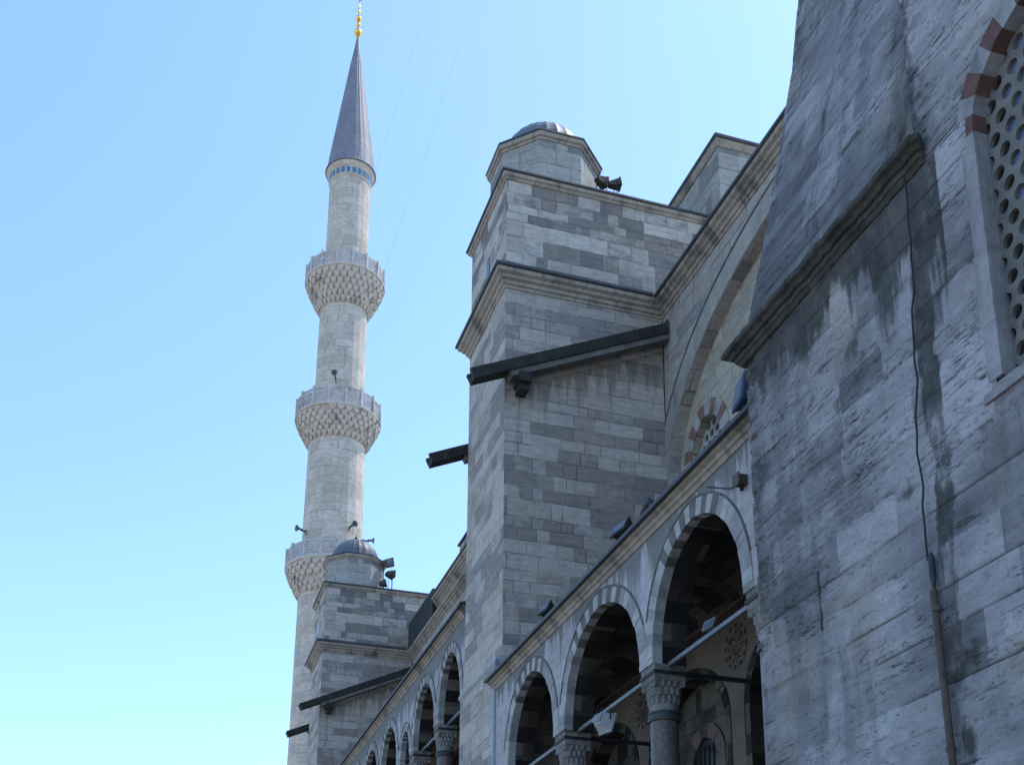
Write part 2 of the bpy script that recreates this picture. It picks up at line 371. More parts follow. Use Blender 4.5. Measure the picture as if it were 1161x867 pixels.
def ring(mb, axis, p0, p1, pts, d, mats, per=2, jit=.006):
    """voussoirs along the outline pts (thickness d outwards)"""
    ex = offset(pts, d); n = len(pts)-1; q = 0; i = 0
    def V(p, t, z): return (p, t, z) if axis == 'x' else (t, p, z)
    while i < n:
        j = min(n, i+per); k = mats(q, i/n) if callable(mats) else mats[q % len(mats)]
        o = random.uniform(-jit, jit); sgn = 1 if p1 > p0 else -1
        for l in range(i, j):
            ina, inb, exa, exb = pts[l], pts[l+1], ex[l], ex[l+1]
            A = [V(p0+o*sgn, *ina), V(p0+o*sgn, *inb), V(p0+o*sgn, *exb), V(p0+o*sgn, *exa)]
            B = [V(p1, *ina), V(p1, *inb), V(p1, *exb), V(p1, *exa)]
            mb.face(A, k); mb.face(B[::-1], k)
            mb.face([A[0], A[1], B[1], B[0]], k); mb.face([A[3], A[2], B[2], B[3]], k)
            if l == i: mb.face([A[0], A[3], B[3], B[0]], k)
            if l == j-1: mb.face([A[1], A[2], B[2], B[1]], k)
        i = j; q += 1
def holed(mb, P, t0, t1, z0, z1, step, r, k, thick, n=10, skip=None):
    """staggered perforated plate in local (t,z); P(t,z,d) -> world, d = depth"""
    dz = step*.866; rows = int((z1-z0)/dz); cols = int((t1-t0)/step); ctr = []
    for j in range(rows):
        for i in range(cols):
            c = (t0+(i+.5+(.25 if j % 2 else -.25))*step, z0+(j+.5)*dz)
            hexv = [(c[0]+step/2*a, c[1]+dz*b) for a, b in ((1, -.5), (1, 0), (1, .5), (0, .5), (-1, .5), (-1, 0), (-1, -.5), (0, -.5))]
            ho = []
            for hx in hexv:
                a = math.atan2(hx[1]-c[1], hx[0]-c[0]); ho.append((c[0]+r*math.cos(a), c[1]+r*math.sin(a)))
            for q in range(8):
                l = (q+1) % 8
                am = math.atan2(ho[q][1]+ho[l][1]-2*c[1], ho[q][0]+ho[l][0]-2*c[0]); mid = (c[0]+r*math.cos(am), c[1]+r*math.sin(am))
                mb.face([P(*hexv[q], 0), P(*hexv[l], 0), P(*ho[l], 0), P(*mid, 0), P(*ho[q], 0)], k)
                mb.face([P(*ho[q], 0), P(*mid, 0), P(*mid, thick), P(*ho[q], thick)], k)
                mb.face([P(*mid, 0), P(*ho[l], 0), P(*ho[l], thick), P(*mid, thick)], k)
            ctr.append(c)
    return ctr

# ---------------------------------------------------------------- numpy noise for the near masonry
def vnoise(x, y, seed):
    xi = np.floor(x).astype(np.int64); yi = np.floor(y).astype(np.int64); fx = x-xi; fy = y-yi
    fx = fx*fx*(3-2*fx); fy = fy*fy*(3-2*fy)
    def h(a, b):
        v = (a*374761393+b*668265263+seed*1274126177) & 0xffffffff
        v = ((v ^ (v >> 13))*1274126177) & 0xffffffff
        return ((v ^ (v >> 16)) & 0xffff)/65535.
    return (h(xi, yi)*(1-fx)+h(xi+1, yi)*fx)*(1-fy)+(h(xi, yi+1)*(1-fx)+h(xi+1, yi+1)*fx)*fy
def fbm(x, y, seed, o=5):
    s = 0; a = .5; t = 0
    for i in range(o):
        s = s+a*vnoise(x*2**i, y*2**i, seed+i*17); t += a; a *= .55
    return s/t
def sstep(a, b, x):
    t = np.clip((x-a)/(b-a), 0, 1); return t*t*(3-2*t)

# ================================================================ SETTING
g = MB(); g.face([(-2500, -2500, 0), (2500, -2500, 0), (2500, 2500, 0), (-2500, 2500, 0)], 'paving')
tag(g.build('ground'), kind='structure')

# ================================================================ NEAR BUTTRESS
XB = 7.0
def near_mat(name):
    s = NT(name); P = s.pos()
    A = lambda n: s.n('ShaderNodeAttribute', attribute_name=n).outputs['Fac']
    tone, crack, stain, warm, wash = A('tone'), A('crack'), A('stain'), A('warm'), A('wash')
    fine = s.M('ADD', s.M('MULTIPLY', s.noise(P, 26., 7., .72), .6), s.M('MULTIPLY', s.noise(s.scl(P, (1, 1, 1.5)), 62., 3., .6), .4)); mid = s.noise(s.scl(P, (1, 1, 2.8)), 3., 8., .68, .6); hair = s.noise(s.scl(P, (1, .6, 7.)), 6., 6., .7, .8)
    c = s.mix(tone, (.09, .088, .093), (.39, .375, .388))
    c = s.mix(s.M('MULTIPLY', warm, .45), c, (.30, .25, .185))
    c = s.mix(s.M('MULTIPLY', wash, .5), c, (.10, .10, .10))
    hv = s.n('ShaderNodeHueSaturation', {'Value': s.M('ADD', s.M('ADD', s.M('MULTIPLY', mid, .9), s.M('MULTIPLY', hair, .5)), s.M('MULTIPLY_ADD', fine, 1.5, -.42)), 'Color': c}); c = hv.outputs[0]
    br = s.M('ADD', s.M('MULTIPLY_ADD', s.noise(s.scl(P, (1, 1, .45)), 4., 10., .74), 2.4, -1.2), s.M('MULTIPLY_ADD', fine, .8, -.4))
    e = s.M('ADD', stain, s.M('MULTIPLY', br, s.rng(stain, .0, .5)))
    alg = s.mix(s.rng(s.noise(s.scl(P, (1, 1, .6)), 2.5, 7., .7), .35, .68), (.014, .015, .013), (.065, .064, .053))
    c = s.mix(s.M('MULTIPLY', s.rng(e, .30, 1.05), .84), c, alg)
    n2 = s.noise(s.scl(P, (1, .32, 3.6)), 3.2, 5., .6, .4); m2 = s.rng(s.noise(s.scl(P, (1, .8, 1.2)), 1.5, 5., .65), .50, .60)
    ln = s.M('MULTIPLY', s.rng(s.M('ABSOLUTE', s.M('SUBTRACT', n2, .5)), .004, .016, 1., 0.), m2)
    n4 = s.noise(s.scl(P, (1, .5, 3.)), 11., 4., .6); m4 = s.rng(s.noise(P, .9, 5., .65), .52, .62)
    ln = s.M('MAXIMUM', ln, s.M('MULTIPLY', s.rng(n4, .63, .68), m4))
    c = s.mix(s.M('MULTIPLY', ln, .8), c, (.03, .03, .028))
    c = s.mix(s.M('MULTIPLY', s.rng(hair, .62, .72), .3), c, (.05, .05, .048))
    c = s.mix(s.M('MULTIPLY', crack, .9), c, (.025, .025, .023))
    return s.done(c, .9, s.bump(s.M('ADD', fine, s.M('ADD', s.M('MULTIPLY', mid, .6), s.M('MULTIPLY_ADD', ln, -1.2, s.M('MULTIPLY', hair, .3)))), .8, .010))
MAT['near_stone'] = near_mat('weathered_marble')
def blocks(Y, Z, seed, ch=.43):
    """irregular coursed blocks; returns tone 0..1 and distance to the nearest joint"""
    rs = np.random.RandomState(seed)
    zz = [-1.]
    while zz[-1] < 22: zz.append(zz[-1]+ch*rs.uniform(.75, 1.3))
    zz = np.array(zz)
    Zw = Z+.012*(fbm(Y*1.2, Z*1.2, seed)-.5)*2; row = np.clip(np.searchsorted(zz, Zw)-1, 0, len(zz)-2)
    dz = np.minimum(Zw-zz[row], zz[row+1]-Zw); tone = np.zeros_like(Y); dy = np.full_like(Y, 9.)
    Yw = Y+.012*(fbm(Y*1.5+9, Z*1.5, seed+3)-.5)*2
    for r in range(len(zz)-1):
        mk = row == r
        if not mk.any(): continue
        e = [-2.-rs.rand()]
        while e[-1] < 16: e.append(e[-1]+rs.uniform(.45, 1.5))
        e = np.array(e); t = rs.rand(len(e)); yy = Yw[mk]; cidx = np.clip(np.searchsorted(e, yy)-1, 0, len(e)-2)
        tone[mk] = t[cidx]; dy[mk] = np.minimum(yy-e[cidx], e[cidx+1]-yy)
    return tone, dz, dy, row
def near_sheet(name, y0, y1, z0, z1, step, xfun, parent, stainf, skip=None, seed=5, amp=1., tone_add=0., contrast=1.):
    ys = np.arange(y0, y1+1e-6, step); zs = np.arange(z0, z1+1e-6, step)
    ys[-1] = y1; zs[-1] = z1
    Y, Z = np.meshgrid(ys, zs); ny, nz = len(ys), len(zs)
    tone, dz, dy, row = blocks(Y, Z, seed)
    jn = fbm(Y*3, Z*3, seed+40); jopen = sstep(.42, .62, fbm(Y*.9, Z*1.6, seed+50, 4))
    wz = .006+.03*np.clip(jn-.42, 0, 1); jz = (1-sstep(wz*.3, wz, dz))*jopen; jy = (1-sstep(wz*.25, wz*.8, dy))*jopen*.5
    skew = Z+.06*Y
    bl = np.zeros_like(Y)
    for fq, wdt, lo, sd in ((5., .012, .47, 60), (11., .022, .54, 63), (19., .04, .58, 66)):
        bed = fbm(Y*.3, skew*fq, seed+sd, 5); bm_ = sstep(lo, lo+.13, fbm(Y*.6, skew*1.1, seed+sd+10, 4))
        bl = np.maximum(bl, (1-sstep(.0, wdt, np.abs(bed-.5)))*bm_)
    near = np.exp(-dz/.05)
    chip = sstep(.58, .70, fbm(Y*3.5, Z*7, seed+80, 5))*(.06+1.1*near)*sstep(.46, .62, fbm(Y*.9, Z*.9, seed+90, 3))
    pit = sstep(.76, .81, fbm(Y*9, Z*13, seed+95, 3))
    depth = .020*jz+.010*jy+.007*bl+.010*np.clip(chip, 0, 1)+.003*pit
    depth += .03*(fbm(Y*.5, Z*.5, seed+100, 3)-.5)+.006*(fbm(Y*3, Z*6, seed+110, 5)-.5)-.012*(tone-.5)
    X = xfun(Y, Z)+depth*amp
    edge_ = sstep(y1-.45, y1-.03, Y)*sstep(.50, .60, fbm(Y*4, Z*7, seed+170, 5)); depth += .03*edge_*(z0 < 5); X = xfun(Y, Z)+depth*amp
    vj = (np.abs(Y-10.78-.02*(Z-6))<.022)*(Z > 6.28)*(Z < 7.0)*(z0 < 5); X = X+.02*vj
    crack = np.clip(vj+edge_*.6+jz*.9+jy*.7+bl*.6+chip*.55+pit*.3, 0, 1)
    tn = np.clip(.5+contrast*(.42*(tone-.5)+1.0*(fbm(Y*.8, Z*.8, seed+120, 6)-.5)+.35*(fbm(Y*.6, Z*5, seed+130, 5)-.5))+tone_add, 0, 1)
    wm = sstep(.55, .75, fbm(Y*.7+3, Z*.5, seed+140, 4)); ws = sstep(.50, .70, .7*fbm(Y*2.4, Z*.22, seed+150, 5)+.3*fbm(Y*7, Z*1., seed+155, 4))*sstep(.38, .62, fbm(Y*.6, Z*.45, seed+160, 3))
    st = stainf(Y, Z)
    v = np.stack([X, Y, Z], -1).reshape(-1, 3)
    off = np.array(WORLD(parent)); v = v-off
    idx = np.arange(ny*nz).reshape(nz, ny)
    q = np.stack([idx[:-1, :-1], idx[1:, :-1], idx[1:, 1:], idx[:-1, 1:]], -1)
    if skip is not None:
        mk = ~skip((Y[:-1, :-1]+Y[1:, 1:])/2, (Z[:-1, :-1]+Z[1:, 1:])/2); q = q[mk]
    q = q.reshape(-1, 4)
    # skirt turned back at the far edge
    nb = len(v); back = v.reshape(nz, ny, 3)[:, -1, :]+np.array([.22, .012, 0]); v = np.concatenate([v, back])
    bi = nb+np.arange(nz); last = idx[:, -1]
    q = np.concatenate([q, np.stack([last[:-1], last[1:], bi[1:], bi[:-1]], -1)])
    me = bpy.data.meshes.new(name); me.vertices.add(len(v)); me.vertices.foreach_set('co', v.astype(np.float32).ravel())
    me.loops.add(q.size); me.loops.foreach_set('vertex_index', q.astype(np.int32).ravel())
    me.polygons.add(len(q)); me.polygons.foreach_set('loop_start', np.arange(0, q.size, 4, dtype=np.int32))
    me.update(calc_edges=True); me.validate()
    for nm, a in (('tone', tn), ('crack', crack), ('stain', st), ('warm', wm), ('wash', ws)):
        at = me.attributes.new(nm, 'FLOAT', 'POINT'); d = np.concatenate([a.ravel(), a[:, -1]]).astype(np.float32); at.data.foreach_set('value', d)
    me.materials.append(MAT['near_stone']); me.polygons.foreach_set('use_smooth', np.ones(len(q), dtype=bool))
    o = bpy.data.objects.new(name, me); COL.objects.link(o); o.parent = parent
    return o

but = thing('stone_buttress', (9, 8, 0), 'massive weathered grey stone buttress with dark algae stains and a pierced arched window at right', 'buttress')
YE = 8.5                                     # far edge of the full-height pier, beyond it the buttress leans back above its moulding
BLOTS = [(8.45, 5.25, .22, .22, 1.), (8.6, 4.5, .16, .35, .9), (9.1, 7.1, .35, .18, .8), (9.75, 9.2, .3, .35, .8), (10.2, 8.7, .25, .5, .6), (11.95, 8.9, .2, .5, .7), (12.05, 6.2, .18, .7, .6), (8.1, 7.0, .25, .25, .5)]
def stain_low(Y, Z):
    dz = 10.45-Z
    drip = .55*fbm(Y*2.6, Z*.12, 900, 5)+.45*fbm(Y*7, Z*.25, 910, 4)
    reach = (.15+3.2*np.clip(drip-.36, 0, 1))*(1-.45*sstep(9.4, 12.2, Y))*(1+.9*sstep(9.7, 8.7, Y))
    s = (1-sstep(reach*.45, reach+.35, dz))*(Y > 8.2)
    c = 8.60+.03*np.sin(Z*1.7)+.005*(10.4-Z); wdt = .21-.018*(10.4-Z)
    band = (1-sstep(wdt*.6, wdt*1.15, np.abs(Y-c+.30*(fbm(Y*1.5, Z*2.2, 920, 5)-.5))))*(1.15-.14*np.clip(8-Z, 0, 4))*(.45+.9*fbm(Y*2, Z*1.2, 925, 4))*(Z < 10.45)
    spots = sstep(.62, .72, fbm(Y*1.3, Z*2.2, 930, 4))*.55*sstep(5, 7, Z)
    for (by, bz, ry, rz, k) in BLOTS:
        q = ((Y-by)/ry)**2+((Z-bz)/rz)**2
        spots = np.maximum(spots, k*1.6*np.exp(-q*1.2)*sstep(.30, .62, fbm(Y*4+by, Z*6, 970, 5)))
    return np.clip(np.maximum(np.maximum(s*1.15, band), spots*.7), 0, 1.2)
WY0, WY1, WSP, WSILL = 5.55, 7.65, 10.22, 7.63
WC, WH, WR = 6.6, 1.05, .80
def in_win(Y, Z):
    t = np.abs(Y-WC)/(WH+.10); top = WSP+(WR+.10)*np.sqrt(np.clip(1-t*t, 0, 1))
    return (t < 1) & (Z > WSILL-.06) & (Z < top)
near_sheet('lower_face', 6.0, 12.2, 3.6, 10.46, .016, lambda Y, Z: XB+0*Y+.03*sstep(12.12, 12.2, Y), but, stain_low, in_win, seed=5, tone_add=.07, contrast=1.3)
def stain_pier(Y, Z):
    return np.clip(.9*sstep(8.30, 8.46, Y+.1*(fbm(Y, Z*2, 940, 3)-.5))*sstep(.3, .6, fbm(Y*.3, Z*.5, 945, 3))+.7*sstep(.60, .72, fbm(Y*1.5, Z*.25, 950, 4)), 0, 1)*.8
near_sheet('pier_face', 6.0, YE, 10.46, 15.2, .025, lambda Y, Z: XB+0*Y, but, stain_pier, in_win, seed=6, tone_add=.10, contrast=.8, amp=.5)
ZP = np.array([10.4, 10.86, 12.67, 13.75, 14.7, 15.5, 16.9, 19.5]); XP = np.array([6.98, 7.05, 7.47, 7.69, 7.89, 8.06, 8.26, 8.55])
def stain_up(Y, Z):
    a = sstep(.46, .66, .7*fbm(Y*1.6, Z*.16, 960, 5)+.3*fbm(Y*5, Z*.6, 965, 4))
    b = sstep(9.4, 8.75, Y)
    return np.clip(.20+.6*a*sstep(.3, .6, fbm(Y*.8, Z*.3, 967, 3))+.75*b*sstep(.25, .6, fbm(Y*2, Z*.3, 969, 4)), 0, 1)
near_sheet('weathered_slope', YE-.02, 12.2, 10.5, 18.6, .025, lambda Y, Z: np.interp(Z, ZP, XP), but, stain_up, seed=8, tone_add=-.12, contrast=1.1)
c = MB(); c.box(7.07, 13.9, 7.92, 12.16, 0, 10.42, 'base'); c.box(7.07, 13.9, 2, 7.92, 0, 7.4, 'base'); c.box(7.5, 13.9, 2, 7.92, 7.4, 11.4, 'base'); c.box(8.7, 13.9, 2, 12.16, 10.42, 20, 'base'); c.box(7.5, 8.72, 2, YE-.03, 10.42, 15.1, 'base')
c.box(XB+.01, 7.07, 2, 12.18, 0, 3.62, 'base'); c.box(XB+.01, 7.5, 2, 5.4, 3.62, 15.1, 'base'); c.face([(7.09, YE-.02, 10.5), (8.7, YE-.02, 10.5), (8.7, YE-.02, 15.2), (7.02, YE-.02, 15.2)], 'base')
# wedge core under the slope
pr = [(a+.1, b) for a, b in zip(XP, ZP)]
for (a0, b0), (a1, b1) in zip(pr, pr[1:]):
    c.hexa([(a0, YE, b0), (a0, 12.15, b0), (8.72, 12.15, b0), (8.72, YE, b0)], [(a1, YE, b1), (a1, 12.15, b1), (8.72, 12.15, b1), (8.72, YE, b1)], 'base')
core = c.build('core', but)
mo = MB()
prof = [(-.05, 10.43), (.02, 10.44), (.05, 10.49), (.07, 10.50), (.08, 10.555), (.115, 10.56), (.15, 10.60), (.20, 10.62), (.215, 10.66), (.20, 10.70), (.05, 10.75), (-.05, 10.75)]
ysm = [12.2-i*(12.2-8.3)/40 for i in range(41)]
path = [(XB+1.2, 12.2), (XB, 12.2)]+[(XB+random.uniform(-.014, .014), y) for y in ysm[1:-1]]+[(XB+.01, 8.38)]
mo = MB(); mo.sweep(path, prof, 'mossy'); mo.build('string_course', but)
# window of the pier
win = bpy.data.objects.new('window', None); COL.objects.link(win); win.parent = but; win.location = Vector((7, WC, 8))-WORLD(but)
o_in = arch_pts(WC, WH, WSP, WR, 22, base=WSILL, pt=.1)
vb = MB(); ar = arch_pts(WC, WH, WSP, WR, 30, pt=.1)
ring(vb, 'x', XB-.012, XB+.42, ar, .235, ['v_red', 'pierstone'], per=2, jit=.006); vb.build('voussoir_arch', win)
for sg, yy in ((1, WY1), (-1, WY0)):
    fb = MB(); z = WSILL-.02
    while z < WSP-.05:
        z2 = min(WSP, z+random.uniform(.5, .9)); y2 = yy+sg*random.uniform(.16, .2)
        fb.box(XB-.008-random.uniform(0, .006), XB+.42, min(yy, y2), max(yy, y2), z-.003, z2, 'pierstone'); z = z2
    fb.build('jamb', win)
sb = MB(); sb.hexa([(XB-.03, 5.3, 7.42), (XB+.42, 5.3, 7.42), (XB+.42, 7.9, 7.42), (XB-.03, 7.9, 7.42)], [(XB-.03, 5.3, 7.50), (XB+.42, 5.3, 7.66), (XB+.42, 7.9, 7.66), (XB-.03, 7.9, 7.50)], 'pierstone'); sb.build('sill', win)
gb = MB(); GX = XB+.14
ctr = holed(gb, lambda t, z, d: (GX+d, t, z), 5.45, 8.1, 7.55, 11.25, .215, .072, 'grille', .07); gb.build('grille', win)
pb = MB()
for (t, z) in ctr:
    k = 'glass_dark' if (random.random() < .10 or t > 7.4) else 'glass_blue'  # panes beside the jamb coloured dark for the holes' shaded depth
    pb.face([(GX+.05, t-.1, z-.09), (GX+.05, t+.1, z-.09), (GX+.05, t+.1, z+.09), (GX+.05, t-.1, z+.09)], k)
pb.box(GX+.10, GX+.14, 5.4, 7.9, 7.5, 11.3, 'glass_dark'); pb.build('pane', win, weld=False)

# cables and pipe on the buttress
def wire(name, pts, r, k, label, cat, group=None):
    b = MB(); b.tube(pts, r, k); return tag(b.build(name, smooth=True), label, cat, group)
pts = [(6.92, 8.60, 10.46), (6.93, 8.60, 10.2)]
pts += [(6.95-.015*math.sin(i*1.1), 8.60+.24*min(1, i/14)+.015*math.sin(i*2.3), 10.1-i*.19) for i in range(1, 21)]
wire('cable', pts, .011, 'darkiron', 'thin black cable hanging down the stained buttress wall above the rusty pipe', 'cable')
cb = MB(); cb.lathe((6.95, 8.80, 6.02), [(.012, .34), (.03, .3), (.034, .1), (.02, 0), (.012, -.05)][::-1], 'black', 10)
tag(cb.build('cable_connector', smooth=True), 'small black cylindrical cable connector above the rusty pipe on buttress', 'connector')
dp = MB(); dp.tube([(6.94, 8.80, 5.98), (6.945, 8.79, 5.2), (6.94, 8.765, 4.2), (6.94, 8.74, 3.0), (6.94, 8.74, .05)], .036, 'rust', 12)
for z in (5.75, 4.4, 2.6): dp.lathe((6.945, 8.78, z), [(.036, 0), (.047, .01), (.047, .05), (.036, .06)], 'rust', 12)
tag(dp.build('drainpipe', smooth=True), 'rusty brown pipe fixed to the right hand buttress wall', 'pipe')

# ================================================================ ARCADES
def column(parent, cx, cy, zs, ztop, rad=.235, ab=.6):
    """zs springing (top of abacus), parts under the gallery"""
    o = bpy.data.objects.new('column', None); COL.objects.link(o); o.parent = parent; o.location = Vector((cx, cy, ztop))-WORLD(parent)
    b = MB(); b.lathe((cx, cy, 0), [(rad*1.05, ztop), (rad*1.03, ztop+.6), (rad, zs-.95)], 'granite', 28); b.build('shaft', o, True)
    b = MB(); b.lathe((cx, cy, zs-.95), [(rad*1.0, 0), (rad*1.16, .01), (rad*1.2, .05), (rad*1.08, .07), (rad*1.08, .12), (rad*1.17, .14), (rad*1.14, .17), (rad, .18)], 'bronze', 28); b.build('collar', o, True)
    b = MB(); n = 32; rings = []
    for q, (t, z) in enumerate(((0, .17), (.05, .28), (.28, .30), (.30, .42), (.58, .44), (.60, .56), (.9, .58), (.92, .66), (1, .68), (1, .78))):
        rg = []
        for i in range(n):
            a = 2*math.pi*i/n; ca, sa = math.cos(a), math.sin(a)
            sq = 1/max(abs(ca), abs(sa)); rr = (1-t)*rad*1.06+t*(ab*.47)*((1-t)+t*sq*(.98))
            if .05 < t < 1: rr *= 1+.05*(1 if (i+q//2) % 2 else -1)
            rg.append((cx+rr*ca, cy+rr*sa, zs-.95+z))
        rings.append(rg)
    for a, c_ in zip(rings, rings[1:]):
        for i in range(n): b.face([a[i], a[(i+1) % n], c_[(i+1) % n], c_[i]], 'capital')
    b.face(rings[0][::-1], 'capital'); b.face(rings[-1], 'capital'); b.build('capital', o)
    b = MB(); h = ab/2; b.box(cx-h, cx+h, cy-h, cy+h, zs-.17, zs-.11, 'darkiron'); b.box(cx-h+.02, cx+h-.02, cy-h+.02, cy+h-.02, zs-.11, zs-.001, 'capital'); b.build('abacus', o)
    return o
def vmat(q, f):
    if .30 < f < .72: return ('v_grey', 'v_white')[q % 2]
    return random.choice(['v_white', 'v_mid', 'v_white', 'pierstone'])
def medallion(mb, x, y, z, r):
    rs = random.Random(3); N = 48; radii = [.0, .14, .22, .34, .44, .55, .66, .76, .82, 1.]
    for a, (ra, rb) in enumerate(zip(radii, radii[1:])):
        for q in range(N):
            t0, t1 = 2*math.pi*q/N, 2*math.pi*(q+1)/N
            k = ('medal' if q % 4 < 2 else 'cream') if a == len(radii)-2 else ('cream' if a == len(radii)-3 else ('medal' if rs.random() < .5 else 'cream'))
            p = [(x-.012, y+r*s_*math.cos(t), z+r*s_*math.sin(t)) for s_, t in ((ra, t0), (rb, t0), (rb, t1), (ra, t1))]
            mb.face(p[1:] if ra == 0 else p, k)
    for q in range(N):
        t0, t1 = 2*math.pi*q/N, 2*math.pi*(q+1)/N
        mb.face([(x-d, y+r*math.cos(t), z+r*math.sin(t)) for d, t in ((.012, t0), (-.02, t0), (-.02, t1), (.012, t1))], 'cream')
MAT['medal'] = simple('medallion_paint', (.035, .018, .016), .9)

def gallery(y0, y1, arches, zs, ztop, floor, cols, label, bays, xback=10.3, detail=True, roofx=12.75, X0=8.0):
    """arches: (centre, half, z0, rise); zs springing level"""
    g_ = thing('arcade_gallery', (8.3, (y0+y1)/2, 0), label, 'arcade')
    X1 = X0+.6; XC = X0+.3
    b = MB(); outl = []
    for (c_, h, z0, r) in arches:
        outl.append(offset(arch_pts(c_, h, z0, r, 28, base=zs), .30))
    # clip the feet so neighbouring outlines do not cross
    fixed = []
    for i, a in enumerate(outl):
        lo = y0 if i == 0 else (arches[i-1][0]+arches[i-1][1]+arches[i][0]-arches[i][1])/2+.001
        hi = y1 if i == len(outl)-1 else (arches[i][0]+arches[i][1]+arches[i+1][0]-arches[i+1][1])/2-.001
        fixed.append([(min(max(t, lo), hi), z) for t, z in a])
    arched_wall(b, 'x', X0, X1, y0, y1, zs, ztop-.26, fixed, 'slab' if ztop < 12 else 'slab_high'); b.build('arcade_wall', g_)
    for i, (c_, h, z0, r) in enumerate(arches):
        b = MB(); lo = fixed[i][0][0]; hi = fixed[i][-1][0]
        pts = arch_pts(c_, h, z0, r, 28, base=zs)
        ring(b, 'x', X0-.012, X0+.17, pts, .30, vmat, per=1, jit=.008)
        ring(b, 'x', X0+.171, X1+.01, pts, .30, ['shade_dark', 'shade_stone'], per=2, jit=.008)  # rear soffit stones coloured dark to paint in the arch's shade
        b.build('arch_ring', g_)
        b = MB(); ex = offset(pts, .31); ex2 = offset(pts, .35)
        ex = [p for p in ex if lo+.02 < p[0] < hi-.02]; ex2 = [p for p in ex2]
        b.tube([(X0-.008, t, z) for t, z in ex], .022, 'v_grey', 6); b.build('arch_moulding', g_)
    b = MB(); prof = [(-.02, ztop-.27), (.02, ztop-.27), (.05, ztop-.21), (.09, ztop-.19), (.10, ztop-.14), (.17, ztop-.11), (.19, ztop-.06), (-.02, ztop-.06)]
    yy = [y1-(y1-y0)*i/30 for i in range(31)]
    b.sweep([(X0, y) for y in yy], prof, 'cornice_stained'); b.build('cornice', g_)
    b = MB(); b.hexa([(X0-.25, y0, ztop-.058), (roofx, y0, ztop+1.55), (roofx, y1, ztop+1.55), (X0-.25, y1, ztop-.058)], [(X0-.25, y0, ztop+.01), (roofx, y0, ztop+1.65), (roofx, y1, ztop+1.65), (X0-.25, y1, ztop+.01)], 'lead')
    b.box(X0-.27, X0-.2, y0, y1, ztop-.085, ztop-.02, 'lead'); b.build('lead_roof', g_)
    for cy in cols: column(g_, XC, cy, zs, floor)
    # tie rods along the arcade and one across at each column
    edges = [y0]+list(cols)+[y1]
    for a, c_ in zip(edges, edges[1:]):
        if c_-a < 1.: continue
        b = MB(); b.bar((XC, a+.2, zs+.0), (XC, c_-.2, zs+.0), .06, .07, 'iron'); b.build('tie_rod', g_)
    for cy in cols:
        b = MB(); b.bar((XC+.2, cy, zs-.04), (xback+.1, cy, zs-.04), .06, .07, 'darkiron'); b.build('cross_tie', g_)
    # back wall with blind arches, painted spandrels, frieze and ceiling
    b = MB(); outl = [arch_pts(c_, h, z0, r, 24, base=floor+.02) for c_, h, z0, r in bays]
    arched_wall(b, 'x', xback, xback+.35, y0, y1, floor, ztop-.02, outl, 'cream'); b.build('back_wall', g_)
    b = MB(); b.box(xback+.351, xback+.6, y0, y1, floor, ztop+.3, 'shade_stone'); b.build('recess_wall', g_)
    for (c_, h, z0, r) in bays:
        b = MB(); ring(b, 'x', xback-.02, xback+.345, arch_pts(c_, h-.22, z0, r-.2, 24, base=floor+.02), .21, ['shade_stone', 'shade_dark'], per=2); b.build('blind_arch', g_)
        if detail:
            b = MB(); ring(b, 'x', xback+.30, xback+.349, arch_pts(c_-.15, .55, z0-.55, .55, 12, base=floor+1.4), .3, ['v_brown', 'shade_stone'], per=2)
            wf = b.build('inner_window', g_)
            b = MB()
            pts = arch_pts(c_-.15, .55, z0-.55, .55, 12, base=floor+1.4)
            b.face([(xback+.345, t, z) for t, z in pts], 'glass_dark')
            for q in range(6): b.bar((xback+.335, c_-.15-.5+q*.2, floor+1.4), (xback+.335, c_-.15-.5+q*.2, z0-.15), .025, .025, 'darkiron', (1, 0, 0))
            for q in range(8): b.bar((xback+.33, c_-.7, floor+1.6+q*.35), (xback+.33, c_+.4, floor+1.6+q*.35), .02, .02, 'darkiron')
            b.build('window_bars', wf)
    if detail:
        for a, c_ in zip(bays, bays[1:]):
            b = MB(); medallion(b, xback-.001, (a[0]+a[1]+c_[0]-c_[1])/2-.05, zs+1.02, .43); b.build('medallion', g_)
        b = MB(); b.box(xback-.03, xback-.002, y0+.02, y1-.02, zs+1.55, zs+1.80, 'band'); b.build('painted_frieze', g_)
    b = MB()
    for q in range(10):
        a0, a1 = math.pi*q/10, math.pi*(q+1)/10; xc, hw = (X1+xback)/2, (xback-X1)/2
        p = [(xc-hw*math.cos(a), zs+1.9+.30*math.sin(a)) for a in (a0, a1)]
        b.hexa([(p[0][0], y0, p[0][1]), (p[1][0], y0, p[1][1]), (p[1][0], y0, p[1][1]+.1), (p[0][0], y0, p[0][1]+.1)], [(p[0][0], y1, p[0][1]), (p[1][0], y1, p[1][1]), (p[1][0], y1, p[1][1]+.1), (p[0][0], y1, p[0][1]+.1)], 'shade_stone')
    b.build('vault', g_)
    b = MB(); b.box(X0-.02, xback+.3, y0, y1, floor-.3, floor, 'shade_stone'); b.build('floor', g_)
    b = MB(); b.box(X0, X1, y0, y1, 0, floor-.301, 'base'); b.build('plinth', g_)
    return g_
MAT['shade_dark'] = plain_stone('inner_shade_dark', (.018, .016, .015), (.013, .012, .012), 4., gr=.3)  # second inner tone, shade of the gallery painted into the colour

